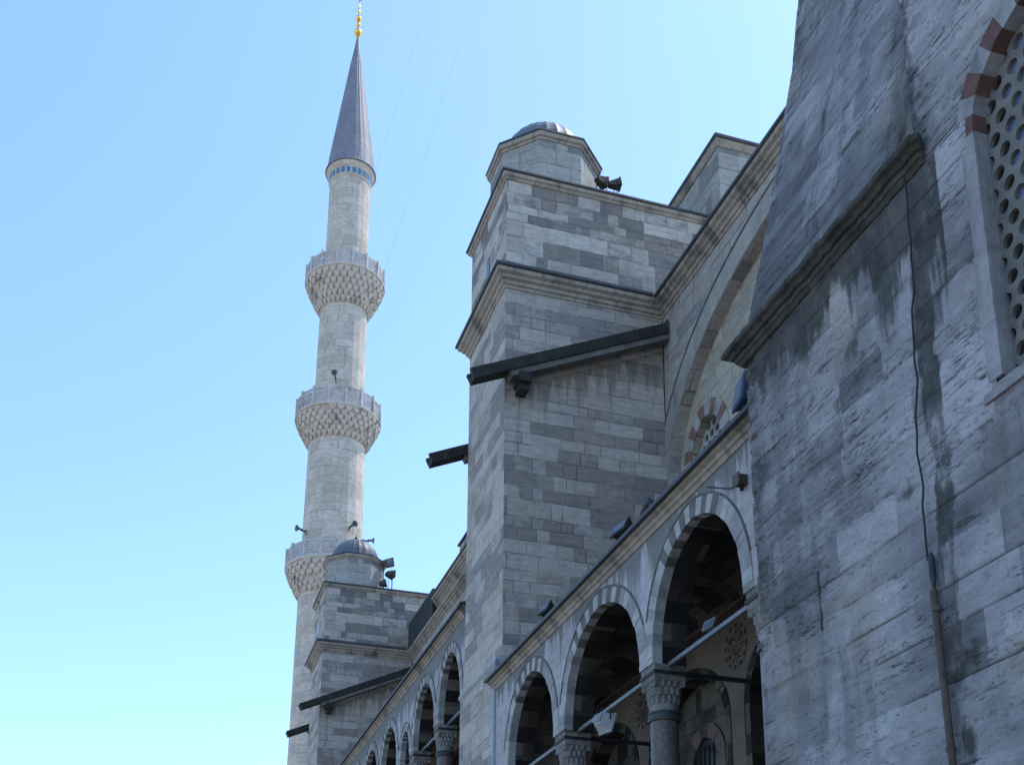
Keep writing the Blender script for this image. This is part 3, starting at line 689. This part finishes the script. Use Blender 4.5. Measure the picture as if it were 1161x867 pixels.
gallery(12.21, 26.59, [(15.83, 1.57, 8.3, 1.76), (19.8, 1.86, 8.3, 1.76), (23.88, 1.55, 8.3, 1.76)], 8.2, 10.75, 3.0, [13.95, 17.68, 22.02, 25.75],
        'near gallery of three tall open arches between the right buttress and the square tower', [(13.45, .95, 8.0, 1.0), (16.68, 1.85, 8.0, 1.35), (20.9, 1.85, 8.0, 1.35), (24.85, 1.6, 8.0, 1.35)])
A2 = [(30.95, 1.17, 11.3, 1.6), (33.95, 1.3, 11.3, 1.6), (36.42, .63, 11.25, .84), (38.95, 1.3, 11.3, 1.6), (42.1, 1.3, 11.3, 1.6), (45.0, 1.05, 11.3, 1.6), (47.9, 1.3, 11.3, 1.6), (51.0, 1.3, 11.3, 1.6), (54.2, 1.3, 11.3, 1.6)]
C2 = [32.4, 35.52, 37.32, 40.5, 43.65, 46.3, 49.45, 52.6]
KG = 1.036
kz = lambda z: 1.6+(z-1.6)*KG
gallery(30.12, 57.15, [(a*KG, h*KG, kz(z0), r*KG) for a, h, z0, r in A2[:-1]], kz(11.2), kz(13.72), 6.5, [c_*KG for c_ in C2[:-1]],
        'far gallery of narrower arches receding between the two square towers', [(a, 1.2, 11.3, 1.3) for a in (31.6, 34.3, 37., 39.7, 42.4, 45.1, 47.8, 50.5, 53.2, 55.7)], detail=False, xback=10.6, X0=8.29)

# ================================================================ TOWER (near), copied for the far one
def make_tower():
    t = thing('buttress_tower', (10, 28.4, 0), 'nearer square stone tower with domed drum rising beside the three near arches', 'tower', 'domed square buttress towers')
    X0, X1, Y0, Y1 = 8.2, 12.78, 26.6, 30.1
    b = MB(); b.box(X0, X1, Y0, Y1, 0, 21.9, 'tower_low'); b.build('lower_shaft', t)
    b = MB(); b.box(X0+.02, 14.6, Y0+.01, Y1-.01, 21.85, 25.45, 'tower'); b.build('upper_storey', t)
    path = [(X1+.02, Y1), (X0, Y1), (X0, Y0), (X1-.32, Y0)]
    def fine(p):
        out = []
        for a, c_ in zip(p, p[1:]):
            n = max(1, int(math.hypot(a[0]-c_[0], a[1]-c_[1])/.25))
            out += [(a[0]+(c_[0]-a[0])*i/n, a[1]+(c_[1]-a[1])*i/n) for i in range(n)]
        return out+[p[-1]]
    prof = [(-.03, 21.86), (.03, 21.87), (.05, 21.95), (.10, 21.97), (.11, 22.06), (.19, 22.10), (.20, 22.17), (.29, 22.22), (.31, 22.33), (-.03, 22.33)]
    b = MB(); b.sweep(path[:-1]+[(X1, Y0)], prof, 'cornice'); b.build('cornice', t)
    b = MB(); b.sweep(path[:-1]+[(X1-.40, Y0)], [(-.03, 22.335), (.34, 22.325), (.37, 22.35), (.36, 22.43), (-.03, 22.60)], 'lead'); b.build('lead_flashing', t)
    pu = [(14.6, Y1-.01), (X0+.02, Y1-.01), (X0+.02, Y0+.01), (14.6, Y0+.01)]
    b = MB(); b.sweep(pu, [(-.03, 25.36), (.03, 25.37), (.06, 25.43), (.11, 25.46), (.12, 25.56), (-.03, 25.56)], 'cornice'); b.build('upper_cornice', t)
    b = MB(); b.sweep(pu, [(-.03, 25.565), (.15, 25.56), (.17, 25.58), (.16, 25.64), (-.03, 25.72)], 'lead')
    b.hexa([(X0, Y0, 25.58), (14.6, Y0, 25.58), (14.6, Y1, 25.58), (X0, Y1, 25.58)], [(X0+.6, Y0+.6, 25.85), (14.6, Y0+.6, 25.85), (14.6, Y1-.6, 25.85), (X0+.6, Y1-.6, 25.85)], 'lead'); b.build('lead_roof', t)
    cx, cy = 9.93, 28.4
    def octo(rr): return [(cx+rr*math.cos(R(22.5+45*i)), cy+rr*math.sin(R(22.5+45*i))) for i in range(8)]
    b = MB(); o1 = octo(1.60)
    for i in range(8):
        p, q = o1[i], o1[(i+1) % 8]; b.face([(*p, 25.6), (*q, 25.6), (*q, 27.5), (*p, 27.5)], 'drumstone')
    b.face([(*p, 27.5) for p in o1], 'drumstone'); b.build('drum', t)
    b = MB(); b.sweep(o1, [(-.03, 27.28), (.03, 27.29), (.05, 27.36), (.10, 27.38), (.12, 27.50), (-.03, 27.50)], 'cornice', closed=True); b.build('drum_cornice', t)
    b = MB(); b.sweep(o1, [(-.1, 27.505), (.13, 27.50), (.15, 27.52), (.14, 27.565), (-.2, 27.70)], 'lead', closed=True); b.face([(p[0]*.88+cx*.12, p[1]*.88+cy*.12, 27.71) for p in o1], 'lead'); b.build('eave', t)
    b = MB(); n = 72; prof = [(1.26, -.2), (1.26, .0)]+[(1.24*math.cos(R(a)), 1.22*math.sin(R(a))) for a in (8, 17, 26, 35, 44, 53, 62, 70, 78, 85)]+[(.02, 1.23)]
    b.lathe((cx, cy, 27.70), prof, 'lead_dome', n, mod=lambda i, z: .022 if i % 3 == 0 and z < 1.18 else 0); b.build('dome', t)
    b = MB(); b.lathe((cx, cy, 28.9), [(.05, 0), (.10, .05), (.05, .12), (.09, .2), (.03, .28), (.01, .4)], 'darkiron', 12); b.build('dome_finial', t, True)
    # rain spout along the near flank, its corbel, and the one of the far flank
    for yy, xa, za, xb_, zb_, full in ((Y0-.30, 12.72, 21.22, 7.22, 18.72, 1), (Y1+.30, 12.72, 20.9, 7.15, 18.42, 0)):
        b = MB(); A = Vector((xa, yy, za)); B = Vector((xb_, yy, zb_)); d = (B-A).normalized(); nrm = Vector((-d.z, 0, d.x)); nrm = nrm if nrm.z > 0 else -nrm
        sec = [(-.20, -.08), (.20, -.08), (.23, .20), (.13, .22), (.10, .06), (-.10, .06), (-.13, .22), (-.23, .20)]
        ra = [A+Vector((0, s_, 0))+nrm*h for s_, h in sec]; rb = [B+Vector((0, s_, 0))+nrm*h for s_, h in sec]
        for i in range(8): b.face([ra[i], ra[(i+1) % 8], rb[(i+1) % 8], rb[i]], 'spout')
        b.face([ra[i] for i in (0, 1, 4, 5)], 'spout'); b.face([rb[i] for i in (0, 1, 4, 5)], 'spout')
        for q in ((1, 2, 3, 4), (5, 6, 7, 0)): b.face([ra[i] for i in q], 'spout'); b.face([rb[i] for i in q], 'spout')
        sp = b.build('water_spout', t)
        b = MB(); A2_, B2_ = A-nrm*.16, B-nrm*.16+(-d)*1.05; b.bar(A2_, B2_, .30, .155, 'spout_under', (0, 0, 1)); b.build('underside', sp)
        b = MB(); xk = 8.62; zk = za+(xk-xa)*(zb_-za)/(xb_-xa)-.26; yk0, yk1 = (yy-.20, Y0+.0) if full else (Y1, yy+.2)
        b.box(xk-.17, xk+.17, yk0, yk1, zk-.26, zk+.02, 'spout'); b.box(xk-.13, xk+.13, yk0+.1, yk1, zk-.46, zk-.26, 'spout'); b.build('bracket', sp)
    b = MB(); b.box(X0+.005, X0+.05, 28.2, 28.5, 22.75, 24.0, 'glass_dark'); b.build('slit_window', t)
    b = MB(); b.hexa([(X0+.012, 28.1, 22.62), (X0+.06, 28.1, 22.62), (X0+.06, 28.6, 22.62), (X0+.012, 28.6, 22.62)], [(X0-.015, 28.1, 22.74), (X0+.06, 28.1, 22.74), (X0+.06, 28.6, 22.74), (X0-.015, 28.6, 22.74)], 'cornice'); b.build('window_sill', t)
    b = MB(); b.lathe((12.86, 26.3, 21.5), [(.0, -.2), (.16, -.19), (.17, .0), (.12, .13), (.0, .17)], 'black', 16); b.build('drain_hole', t)
    # pale string course low on the outer face
    b = MB(); b.sweep([(X0, Y1-.02), (X0, Y0-.02)], [(-.03, 11.2), (.10, 11.22), (.16, 11.30), (.16, 11.38), (-.03, 11.46)], 'v_white'); b.box(X0-.12, X0-.001, Y0+.02, Y1-.04, 0, 11.21, 'tower_low'); b.build('string_course', t)
    return t
tw = make_tower()
tf = copy_tree(tw); tf.location.y += 30.6
tf['label'] = 'farther and smaller looking of the two square stone towers, its lead dome overlapping the minaret'

# ================================================================ PRAYER HALL (long wall behind the galleries)
hall = thing('prayer_hall', (14, 30, 0), 'long prayer hall wall with giant blind arch and heavy cornice behind the near gallery', 'mosque')
XH = 12.8
b = MB(); big_o = arch_pts(19.3, 7.22, 16.6, 4.3, 40, base=11.5, pt=.03)
arched_wall(b, 'x', XH, XH+.32, 11.9, 26.58, 8.5, 22.3, [big_o], 'hall'); b.build('front_wall', hall)
b = MB(); W2 = arch_pts(24.9, .86, 16.95, .95, 18, base=14.2, pt=.1)
wins = [arch_pts(c_, .86, 16.95, .95, 18, base=14.2, pt=.1) for c_ in (14.6, 19.3, 24.9)]
arched_wall(b, 'x', XH+.321, XH+1.0, 11.9, 26.58, 8.5, 22.3, wins, 'recess'); b.build('recess_wall', hall)
b = MB(); ring(b, 'x', XH-.02, XH+.318, arch_pts(19.3, 7.2, 16.6, 4.28, 46, base=11.5, pt=.03), .018+.0, ['recess'], per=3, jit=.003)
b2 = MB(); ring(b2, 'x', XH-.025, XH+.05, offset(arch_pts(19.3, 7.22, 16.6, 4.3, 46, pt=.03), .02), .62, ['hallband'], per=2, jit=.004)
MAT['hallband'] = plain_stone('arch_band_stone', (.42, .40, .36), (.31, .30, .28), 1.6, gr=.6, ax=(1.2, 1.2, .3))
b2.build('blind_arch', hall)
b = MB(); ex = offset(arch_pts(19.3, 7.22, 16.6, 4.3, 46, pt=.03), .70); b.tube([(XH-.01, t, z) for t, z in ex], .035, 'v_grey', 6); b.build('arch_moulding', hall)
for c_ in (14.6, 19.3, 24.9):
    wo = bpy.data.objects.new('window', None); COL.objects.link(wo); wo.parent = hall; wo.location = Vector((13.1, c_, 15))-WORLD(hall)
    b = MB(); ring(b, 'x', XH+.29, XH+.6, arch_pts(c_, .86, 16.95, .95, 22, base=14.2, pt=.1), .42, ['v_faded', 'v_white'], per=2, jit=.004); b.build('voussoir_arch', wo)
    b = MB(); holed(b, lambda t, z, d: (XH+.52+d, t, z), c_-1.05, c_+1.25, 14.05, 18.3, .3, .105, 'v_white', .06); b.build('grille', wo)
    b = MB(); b.box(XH+.62, XH+.66, c_-1, c_+1, 14.1, 18.2, 'glass_dark'); b.build('pane', wo)
prof = [(-.03, 21.86), (.03, 21.87), (.05, 21.95), (.10, 21.97), (.11, 22.06), (.19, 22.10), (.20, 22.17), (.29, 22.22), (.31, 22.33), (-.03, 22.33)]
yy = [26.6-(26.6-11.9)*i/40 for i in range(41)]
b = MB(); b.sweep([(XH, y) for y in yy], prof, 'cornice_stained'); b.build('cornice', hall)
b = MB(); b.sweep([(XH, y) for y in yy], [(-.03, 22.335), (.34, 22.325), (.37, 22.35), (.36, 22.43), (-.03, 22.60)], 'lead'); b.build('lead_flashing', hall)
# bay between the towers
b = MB(); b.box(XH, 14, 30.11, 52.1, 8.5, 23.3, 'hall'); b.box(XH, 14, 52.1, 57.2, 8.5, 22.3, 'hall'); b.build('middle_wall', hall)
b = MB(); prof2 = [(o, z+1.0) for o, z in prof]; b.sweep([(XH, 52.1), (XH, 30.12)], prof2, 'cornice')
b.sweep([(XH, 57.2), (XH, 46.)], prof, 'cornice'); b.box(XH-.05, 14, 30.11, 48.0, 23.62, 24.25, 'hall'); b.build('middle_cornice', hall)
b = MB(); b.sweep([(XH, 52.12), (XH, 30.12)], [(-.03, 23.335), (.34, 23.325), (.37, 23.35), (.36, 23.43), (-.03, 23.62)], 'lead'); b.sweep([(XH-.05, 48.02), (XH-.05, 30.12)], [(-.03, 24.255), (.10, 24.25), (.1, 24.33), (-.03, 24.4)], 'lead'); b.build('middle_flashing', hall)
b = MB(); b.box(XH-.25, XH-.10, 52.12, 57.2, 22.34, 22.5, 'lead'); b.box(XH-.25, XH-.10, 52.12, 57.2, 23.72, 23.86, 'lead')
for i in range(17): b.box(XH-.24, XH-.12, 52.2+i*.305, 52.36+i*.305, 22.5, 23.72, 'lead')
b.box(XH-.10, XH+.1, 52.12, 57.2, 22.34, 23.80, 'darkiron'); b.build('railing', hall)
b = MB(); b.box(13.95, 60, 12, 75, 0, 22.2, 'hall'); b.build('hall_body', hall)
b = MB(); b.lathe((38, 42, 22), [(17, 0), (17, 5), (15.5, 8), (13, 12), (9, 15.5), (4, 17.8), (.1, 18.5)], 'lead_dome', 48); b.build('main_dome', hall, True)
# turret on the roof
tu = thing('roof_turret', (16, 28, 22.2), 'square stone turret peeping over the main cornice right of the domed tower', 'turret')
b = MB(); b.box(14.55, 17.2, 26.1, 29.0, 22.2, 27.85, 'drumstone'); b.build('body', tu)
pt_ = [(17.2, 26.1), (17.2, 29.0), (14.55, 29.0), (14.55, 26.1)]
b = MB(); b.sweep(pt_[::-1][::-1], [(-.03, 27.78), (.05, 27.8), (.1, 27.9), (.13, 28.0), (-.03, 28.0)], 'cornice', closed=True); b.build('cornice', tu)
b = MB(); b.sweep(pt_, [(-.05, 28.005), (.15, 28.0), (.18, 28.04), (.17, 28.12), (-.05, 28.2)], 'lead', closed=True); b.box(14.6, 17.15, 26.15, 28.95, 28.0, 28.19, 'lead'); b.build('lead_cap', tu)

# ================================================================ MINARET
MX, MY = 10.28, 70.0
mi = thing('minaret', (MX, MY, 0), 'tall pale stone minaret with three balconies and a pointed grey cone', 'minaret')
def shaft(z0, r0, z1, r1):
    b = MB(); n = 20; prof = [(r0+(r1-r0)*i/8, z0+(z1-z0)*i/8) for i in range(9)]
    b.lathe((MX, MY, 0), prof, 'minaret', n); return b.build('shaft', mi)
shaft(0, 2.1, 30.0, 1.93); shaft(29.9, 1.93, 40.6, 1.82) ; shaft(31, 1.86, 41, 1.80) if False else None
shaft(40.5, 1.66, 50.5, 1.57); shaft(50.4, 1.45, 60.5, 1.40)
def balcony(zc, zf, zt, rin, rout, seed):
    rs = random.Random(seed)
    o = bpy.data.objects.new('balcony', None); COL.objects.link(o); o.parent = mi; o.location = Vector((MX, MY, zf))-WORLD(mi)
    b = MB(); n = 32; T = 6
    b.lathe((MX, MY, 0), [(rin-.05, zc)]+[(rin+(rout-rin)*(q/T)**.8-.07, zc+(zf-zc)*(q)/T) for q in range(1, T+1)], 'muqarnas', n*2)
    for q in range(T):
        f0, f1 = (q/T)**.8, ((q+1)/T)**.8
        ra, rb0 = rin+(rout-rin)*f0, rin+(rout-rin)*f1; za, zb_ = zc+(zf-zc)*q/T, zc+(zf-zc)*(q+1)/T
        for i in range(n):
            if rs.random() < (.20 if q in (1, 2) else .05): continue
            jr = rs.uniform(-.045, .035)
            rb_ = rb0+jr; a = 2*math.pi*(i+.5*(q % 2))/n; da = math.pi/n*.97
            def pt(r, an, z): return (MX+r*math.cos(an), MY+r*math.sin(an), z)
            # pendant: wide on top, pointed at the bottom, standing out of the tier
            A = [pt(ra-.1, a-da*.5, za-.12), pt(ra+.05, a-da*.3, za-.08), pt(ra+.05, a+da*.3, za-.08), pt(ra-.1, a+da*.5, za-.12)]
            Bm = [pt(ra-.1, a-da*.92, za+.2), pt(rb_-.03, a-da*.9, zb_-.16), pt(rb_-.03, a+da*.9, zb_-.16), pt(ra-.1, a+da*.92, za+.2)]
            Cc = [pt(ra-.1, a-da, zb_), pt(rb_, a-da, zb_-.02), pt(rb_, a+da, zb_-.02), pt(ra-.1, a+da, zb_)]
            b.hexa(A, Bm, 'muqarnas'); b.hexa(Bm, Cc, 'muqarnas')
    b.lathe((MX, MY, 0), [(rout-.05, zf-.04), (rout+.05, zf-.02), (rout+.07, zf+.10), (rout-.3, zf+.12)], 'muqarnas', 32); b.build('muqarnas_corbel', o)
    b = MB(); N = 16
    for i in range(N):
        a0, a1 = 2*math.pi*i/N, 2*math.pi*(i+1)/N
        p0 = Vector((MX+rout*math.cos(a0), MY+rout*math.sin(a0), 0)); p1 = Vector((MX+rout*math.cos(a1), MY+rout*math.sin(a1), 0))
        d = (p1-p0); L = d.length; d /= L; nn = Vector((-d.y, d.x, 0))
        def PP(t, z, dp): q_ = p0+d*t+nn*dp; return (q_.x, q_.y, z)
        def bx(t0, t1, z0, z1, d0, d1): b.hexa([PP(t0, z0, d0), PP(t1, z0, d0), PP(t1, z0, d1), PP(t0, z0, d1)], [PP(t0, z1, d0), PP(t1, z1, d0), PP(t1, z1, d1), PP(t0, z1, d1)], 'parapet')
        bx(-.075, .075, zf+.1, zt+.10, -.05, .13)
        bx(.10, L-.10, zf+.1, zf+.24, 0, .09); bx(.10, L-.10, zt-.12, zt, 0, .09)
        st = (L-.2)/4.5; holed(b, PP, .12, L-.10, zf+.24, zt-.10, st, st*.36, 'parapet', .08)
        bx(.10, .16, zf+.24, zt-.12, .005, .085); bx(L-.16, L-.10, zf+.24, zt-.12, .005, .085)
    b.build('parapet', o)
    b = MB(); b.lathe((MX, MY, 0), [(rout-.15, zf+.02), (rout-.15, zf+.1)], 'parapet', 32); b.build('floor', o)
balcony(29.85, 31.55, 32.75, 1.95, 2.78, 1); balcony(40.35, 42.0, 43.3, 1.84, 2.72, 2); balcony(50.25, 52.3, 53.45, 1.60, 2.62, 3)
b = MB(); b.lathe((MX, MY, 0), [(1.41, 60.3), (1.46, 60.45), (1.46, 61.0), (1.52, 61.1), (1.64, 61.25), (1.66, 61.36)], 'minaret', 40); b.build('collar', mi, True)
for i in range(24):
    a = 2*math.pi*i/24; da = .085; b = MB(); r = 1.475
    b.hexa([(MX+rr*math.cos(a+s_*da), MY+rr*math.sin(a+s_*da), 60.5) for rr, s_ in ((r-.1, -1), (r, -1), (r, 1), (r-.1, 1))], [(MX+rr*math.cos(a+s_*da), MY+rr*math.sin(a+s_*da), 60.92) for rr, s_ in ((r-.1, -1), (r, -1), (r, 1), (r-.1, 1))], 'tile_blue'); b.build('tile_panel', mi)
b = MB(); b.lathe((MX, MY, 0), [(1.62, 61.365), (1.74, 61.37), (1.76, 61.42), (1.66, 61.55)]+[(1.66*(1-q/10)+.07*q/10, 61.55+(73.3-61.55)*q/10) for q in range(1, 11)], 'cone', 48, mod=lambda i, z: .018 if i % 2 == 0 and 61.6 < z < 72 else 0)
b.build('cone_roof', mi)
b = MB(); pf = [(.07, 73.25)]
for zc, rr in ((73.75, .30), (74.45, .17), (75.0, .22), (75.6, .13), (76.05, .10)):
    pf += [(.05, zc-rr*1.25), (rr*.75, zc-rr*.7), (rr, zc), (rr*.75, zc+rr*.7), (.05, zc+rr*1.25)]
pf += [(.035, 76.4), (.03, 76.7)]
b.lathe((MX, MY, 0), pf, 'gold', 20)
for q in range(14):
    a0, a1 = R(-60+q*300/14)-R(0), R(-60+(q+1)*300/14)
    f = lambda a: (MX+.24*math.cos(a-R(90)-R(60)+R(60)), MY, 77.0+.24*math.sin(a-R(90)+R(120)-R(0)))
    b.bar((MX+.24*math.sin(a0-R(90)), MY, 76.95-.24*math.cos(a0-R(90))), (MX+.24*math.sin(a1-R(90)), MY, 76.95-.24*math.cos(a1-R(90))), .05, .06, 'gold', (0, 1, 0))
b.build('finial', mi, True)

# ================================================================ LAMPS, SPEAKERS, PIPES, CABLES
def flood(loc, rz, tilt, w_, h_, d_, label, k='black', group='floodlights', pole=.2):
    o = thing('floodlight', loc, label, 'floodlight', group)
    Mr = Matrix.Translation(Vector(loc)+Vector((0, 0, pole))) @ Matrix.Rotation(rz, 4, 'Z') @ Matrix.Rotation(tilt, 4, 'X')
    def B(mb, x0, x1, y0, y1, z0, z1, kk, tp=1.):
        a = [Mr @ Vector(p) for p in ((x0*tp, y0, z0*tp), (x1*tp, y0, z0*tp), (x1*tp, y0, z1*tp), (x0*tp, y0, z1*tp))]
        c_ = [Mr @ Vector(p) for p in ((x0, y1, z0), (x1, y1, z0), (x1, y1, z1), (x0, y1, z1))]; mb.hexa(a, c_, kk)
    b = MB(); B(b, -w_/2, w_/2, -d_, 0, -h_/2, h_/2, k, .62); B(b, -w_/2-.02, w_/2+.02, 0.001, .04, -h_/2-.02, h_/2+.02, k)
    for q in range(4): B(b, -w_*.28+q*w_*.19-.008, -w_*.28+q*w_*.19+.008, -d_-.05, -d_+.02, -h_*.25, h_*.25, k)
    b.build('housing', o)
    b = MB(); B(b, -w_/2+.02, w_/2-.02, .041, .05, -h_/2+.02, h_/2-.02, 'lens'); b.build('lens', o)
    b = MB(); L = Vector(loc)
    for s_ in (-1, 1):
        e = Mr @ Vector((s_*(w_/2+.035), -d_*.4, 0)); b.tube([L+Vector((0, 0, .0)), L+Vector(((e-L).x, (e-L).y, 0))*1.0+Vector((0, 0, .01)), e], .014, 'darkiron', 6)
    b.build('yoke', o)
    return o
PI = math.pi
flood((7.85, 18.3, 10.75), R(100), R(25), .45, .24, .22, 'dark floodlight on the roof edge above the middle near arch', pole=.28)
flood((7.85, 17.2, 10.75), R(75), R(20), .5, .16, .16, 'flat pale topped floodlight on roof edge nearest the tallest near arch', 'iron', pole=.18)
flood((7.85, 22.4, 10.75), R(100), R(25), .38, .22, .2, 'dark floodlight on the roof edge beside the square tower', pole=.28)
flood((7.75, 13.6, 10.78), R(80), R(10), .4, .42, .25, 'bluish box floodlight tucked against the buttress under its moulding', 'blue_paint', pole=.25)
flood((8.3, 20.2, 8.24), R(105), R(-160), .34, .36, .2, 'white box floodlight hanging from the tie rod in the middle arch', 'whitegrey', pole=-.30)
flood((8.3, 15.9, 8.24), R(100), R(20), .24, .14, .12, 'small dark floodlight on the tie rod in the nearest arch', 'iron', pole=.12)
flood((11.35, 27.15, 25.75), R(-60), R(10), .3, .26, .3, 'brown floodlight against the drum of the nearer tower', 'rust', pole=.75)
flood((11.75, 27.0, 25.75), R(-100), R(10), .3, .22, .26, 'brown floodlight standing free at the right of the nearer drum', 'rust', pole=.7)
flood((11.6, 58.0, 25.75), R(-50), R(15), .5, .45, .35, 'upper floodlight in the cluster right of the far dome', 'iron', pole=1.75)
flood((11.75, 57.7, 25.75), R(-80), R(0), .5, .35, .35, 'middle floodlight in the cluster right of the far dome', 'rust', pole=.95)
flood((11.35, 57.6, 25.75), R(-110), R(10), .4, .3, .3, 'lowest floodlight in the cluster right of the far dome', 'rust', pole=.4)
def speaker(loc, rz, label):
    o = thing('loudspeaker', loc, label, 'loudspeaker', 'loudspeakers on the minaret')
    d = Vector((math.cos(rz), math.sin(rz), -.1)).normalized(); sx = d.cross(Vector((0, 0, 1))).normalized(); sz = sx.cross(d)
    b = MB(); n = 14; pr_ = [(a_*.75, b_*.75) for a_, b_ in [(.07, -.30), (.09, -.12), (.08, -.1), (.10, .0), (.16, .12), (.27, .24), (.28, .25), (.22, .2), (.06, .02)]]; rg = []
    for r_, a_ in pr_: rg.append([Vector(loc)+d*(a_+.3)+sx*r_*math.cos(2*PI*i/n)+sz*r_*math.sin(2*PI*i/n) for i in range(n)])
    for A, B_ in zip(rg, rg[1:]):
        for i in range(n): b.face([A[i], A[(i+1) % n], B_[(i+1) % n], B_[i]], 'iron')
    b.face(rg[0][::-1], 'iron'); b.face(rg[-1], 'black'); b.build('horn', o, True)
    b = MB(); b.bar(Vector(loc)-d*.35, Vector(loc)+d*.2-sz*.1, .06, .06, 'darkiron'); b.bar(Vector(loc)-d*.3-sz*.3, Vector(loc)+d*.1, .05, .05, 'darkiron'); b.build('arm', o)
    return o
def on_shaft(az, z, r): return (MX+r*math.cos(R(az)), MY+r*math.sin(R(az)), z)
speaker(on_shaft(252, 44.4, 1.95), R(252), 'grey horn loudspeaker on the minaret shaft above the middle balcony')
speaker(on_shaft(205, 33.9, 2.15), R(205), 'grey horn loudspeaker at the left of the shaft above the lowest balcony')
speaker(on_shaft(292, 34.1, 2.15), R(292), 'grey horn loudspeaker on the shaft straight above the far dome')
speaker(on_shaft(342, 33.9, 2.15), R(342), 'small dark loudspeaker at the right edge of shaft above the far dome')

b = MB(); b.tube([(8.01, 26.50, 11.28), (7.98, 26.50, 11.15), (7.98, 26.50, .1)], .055, 'zinc', 12)
for z in (10.6, 8.6, 6.6, 4.): b.lathe((7.98, 26.5, z), [(.055, 0), (.07, .01), (.07, .06), (.055, .07)], 'zinc', 12)
tag(b.build('downpipe', smooth=True), 'pale zinc downpipe in the corner of tower and near gallery', 'pipe')
wire('cable', [(7.97, 12.9, 10.4), (7.96, 13.2, 9.0), (7.965, 13.22, 7.6), (7.96, 13.2, 4.)], .012, 'darkiron', 'thin dark cable down the gallery wall beside the buttress edge', 'cable')
wire('cable', [(7.975, 14.05, 9.86), (7.98, 14.5, 9.98), (7.985, 15.2, 10.35)], .01, 'darkiron', 'short thin cable from the wall box towards the crown of nearest arch', 'cable')
jb = MB(); jb.box(7.86, 7.998, 13.97, 14.12, 9.80, 9.95, 'rust'); jb.box(7.84, 7.859, 13.95, 14.14, 9.78, 9.97, 'rust'); jb.tube([(7.93, 14.04, 9.8), (7.93, 14.04, 9.72)], .03, 'darkiron', 8)
tag(jb.build('junction_box'), 'small rusty box fixed on the gallery wall beside the buttress', 'box')
def sag(a, b_, s, n=24):
    a, b_ = Vector(a), Vector(b_); return [a.lerp(b_, i/n)-Vector((0, 0, s*4*(i/n)*(1-i/n))) for i in range(n+1)]
wire('sky_cable', sag((MX+1.5, MY-.8, 60.9), (14.9, 69, 76.5), .2), .004, 'iron', 'faint wire rising from the minaret collar beside the cone', 'cable')
wire('sky_cable', sag((MX+2.3, MY-1.4, 53.2), (17.6, 69, 74.), .6), .004, 'iron', 'faint wire rising from the upper balcony of the minaret', 'cable')
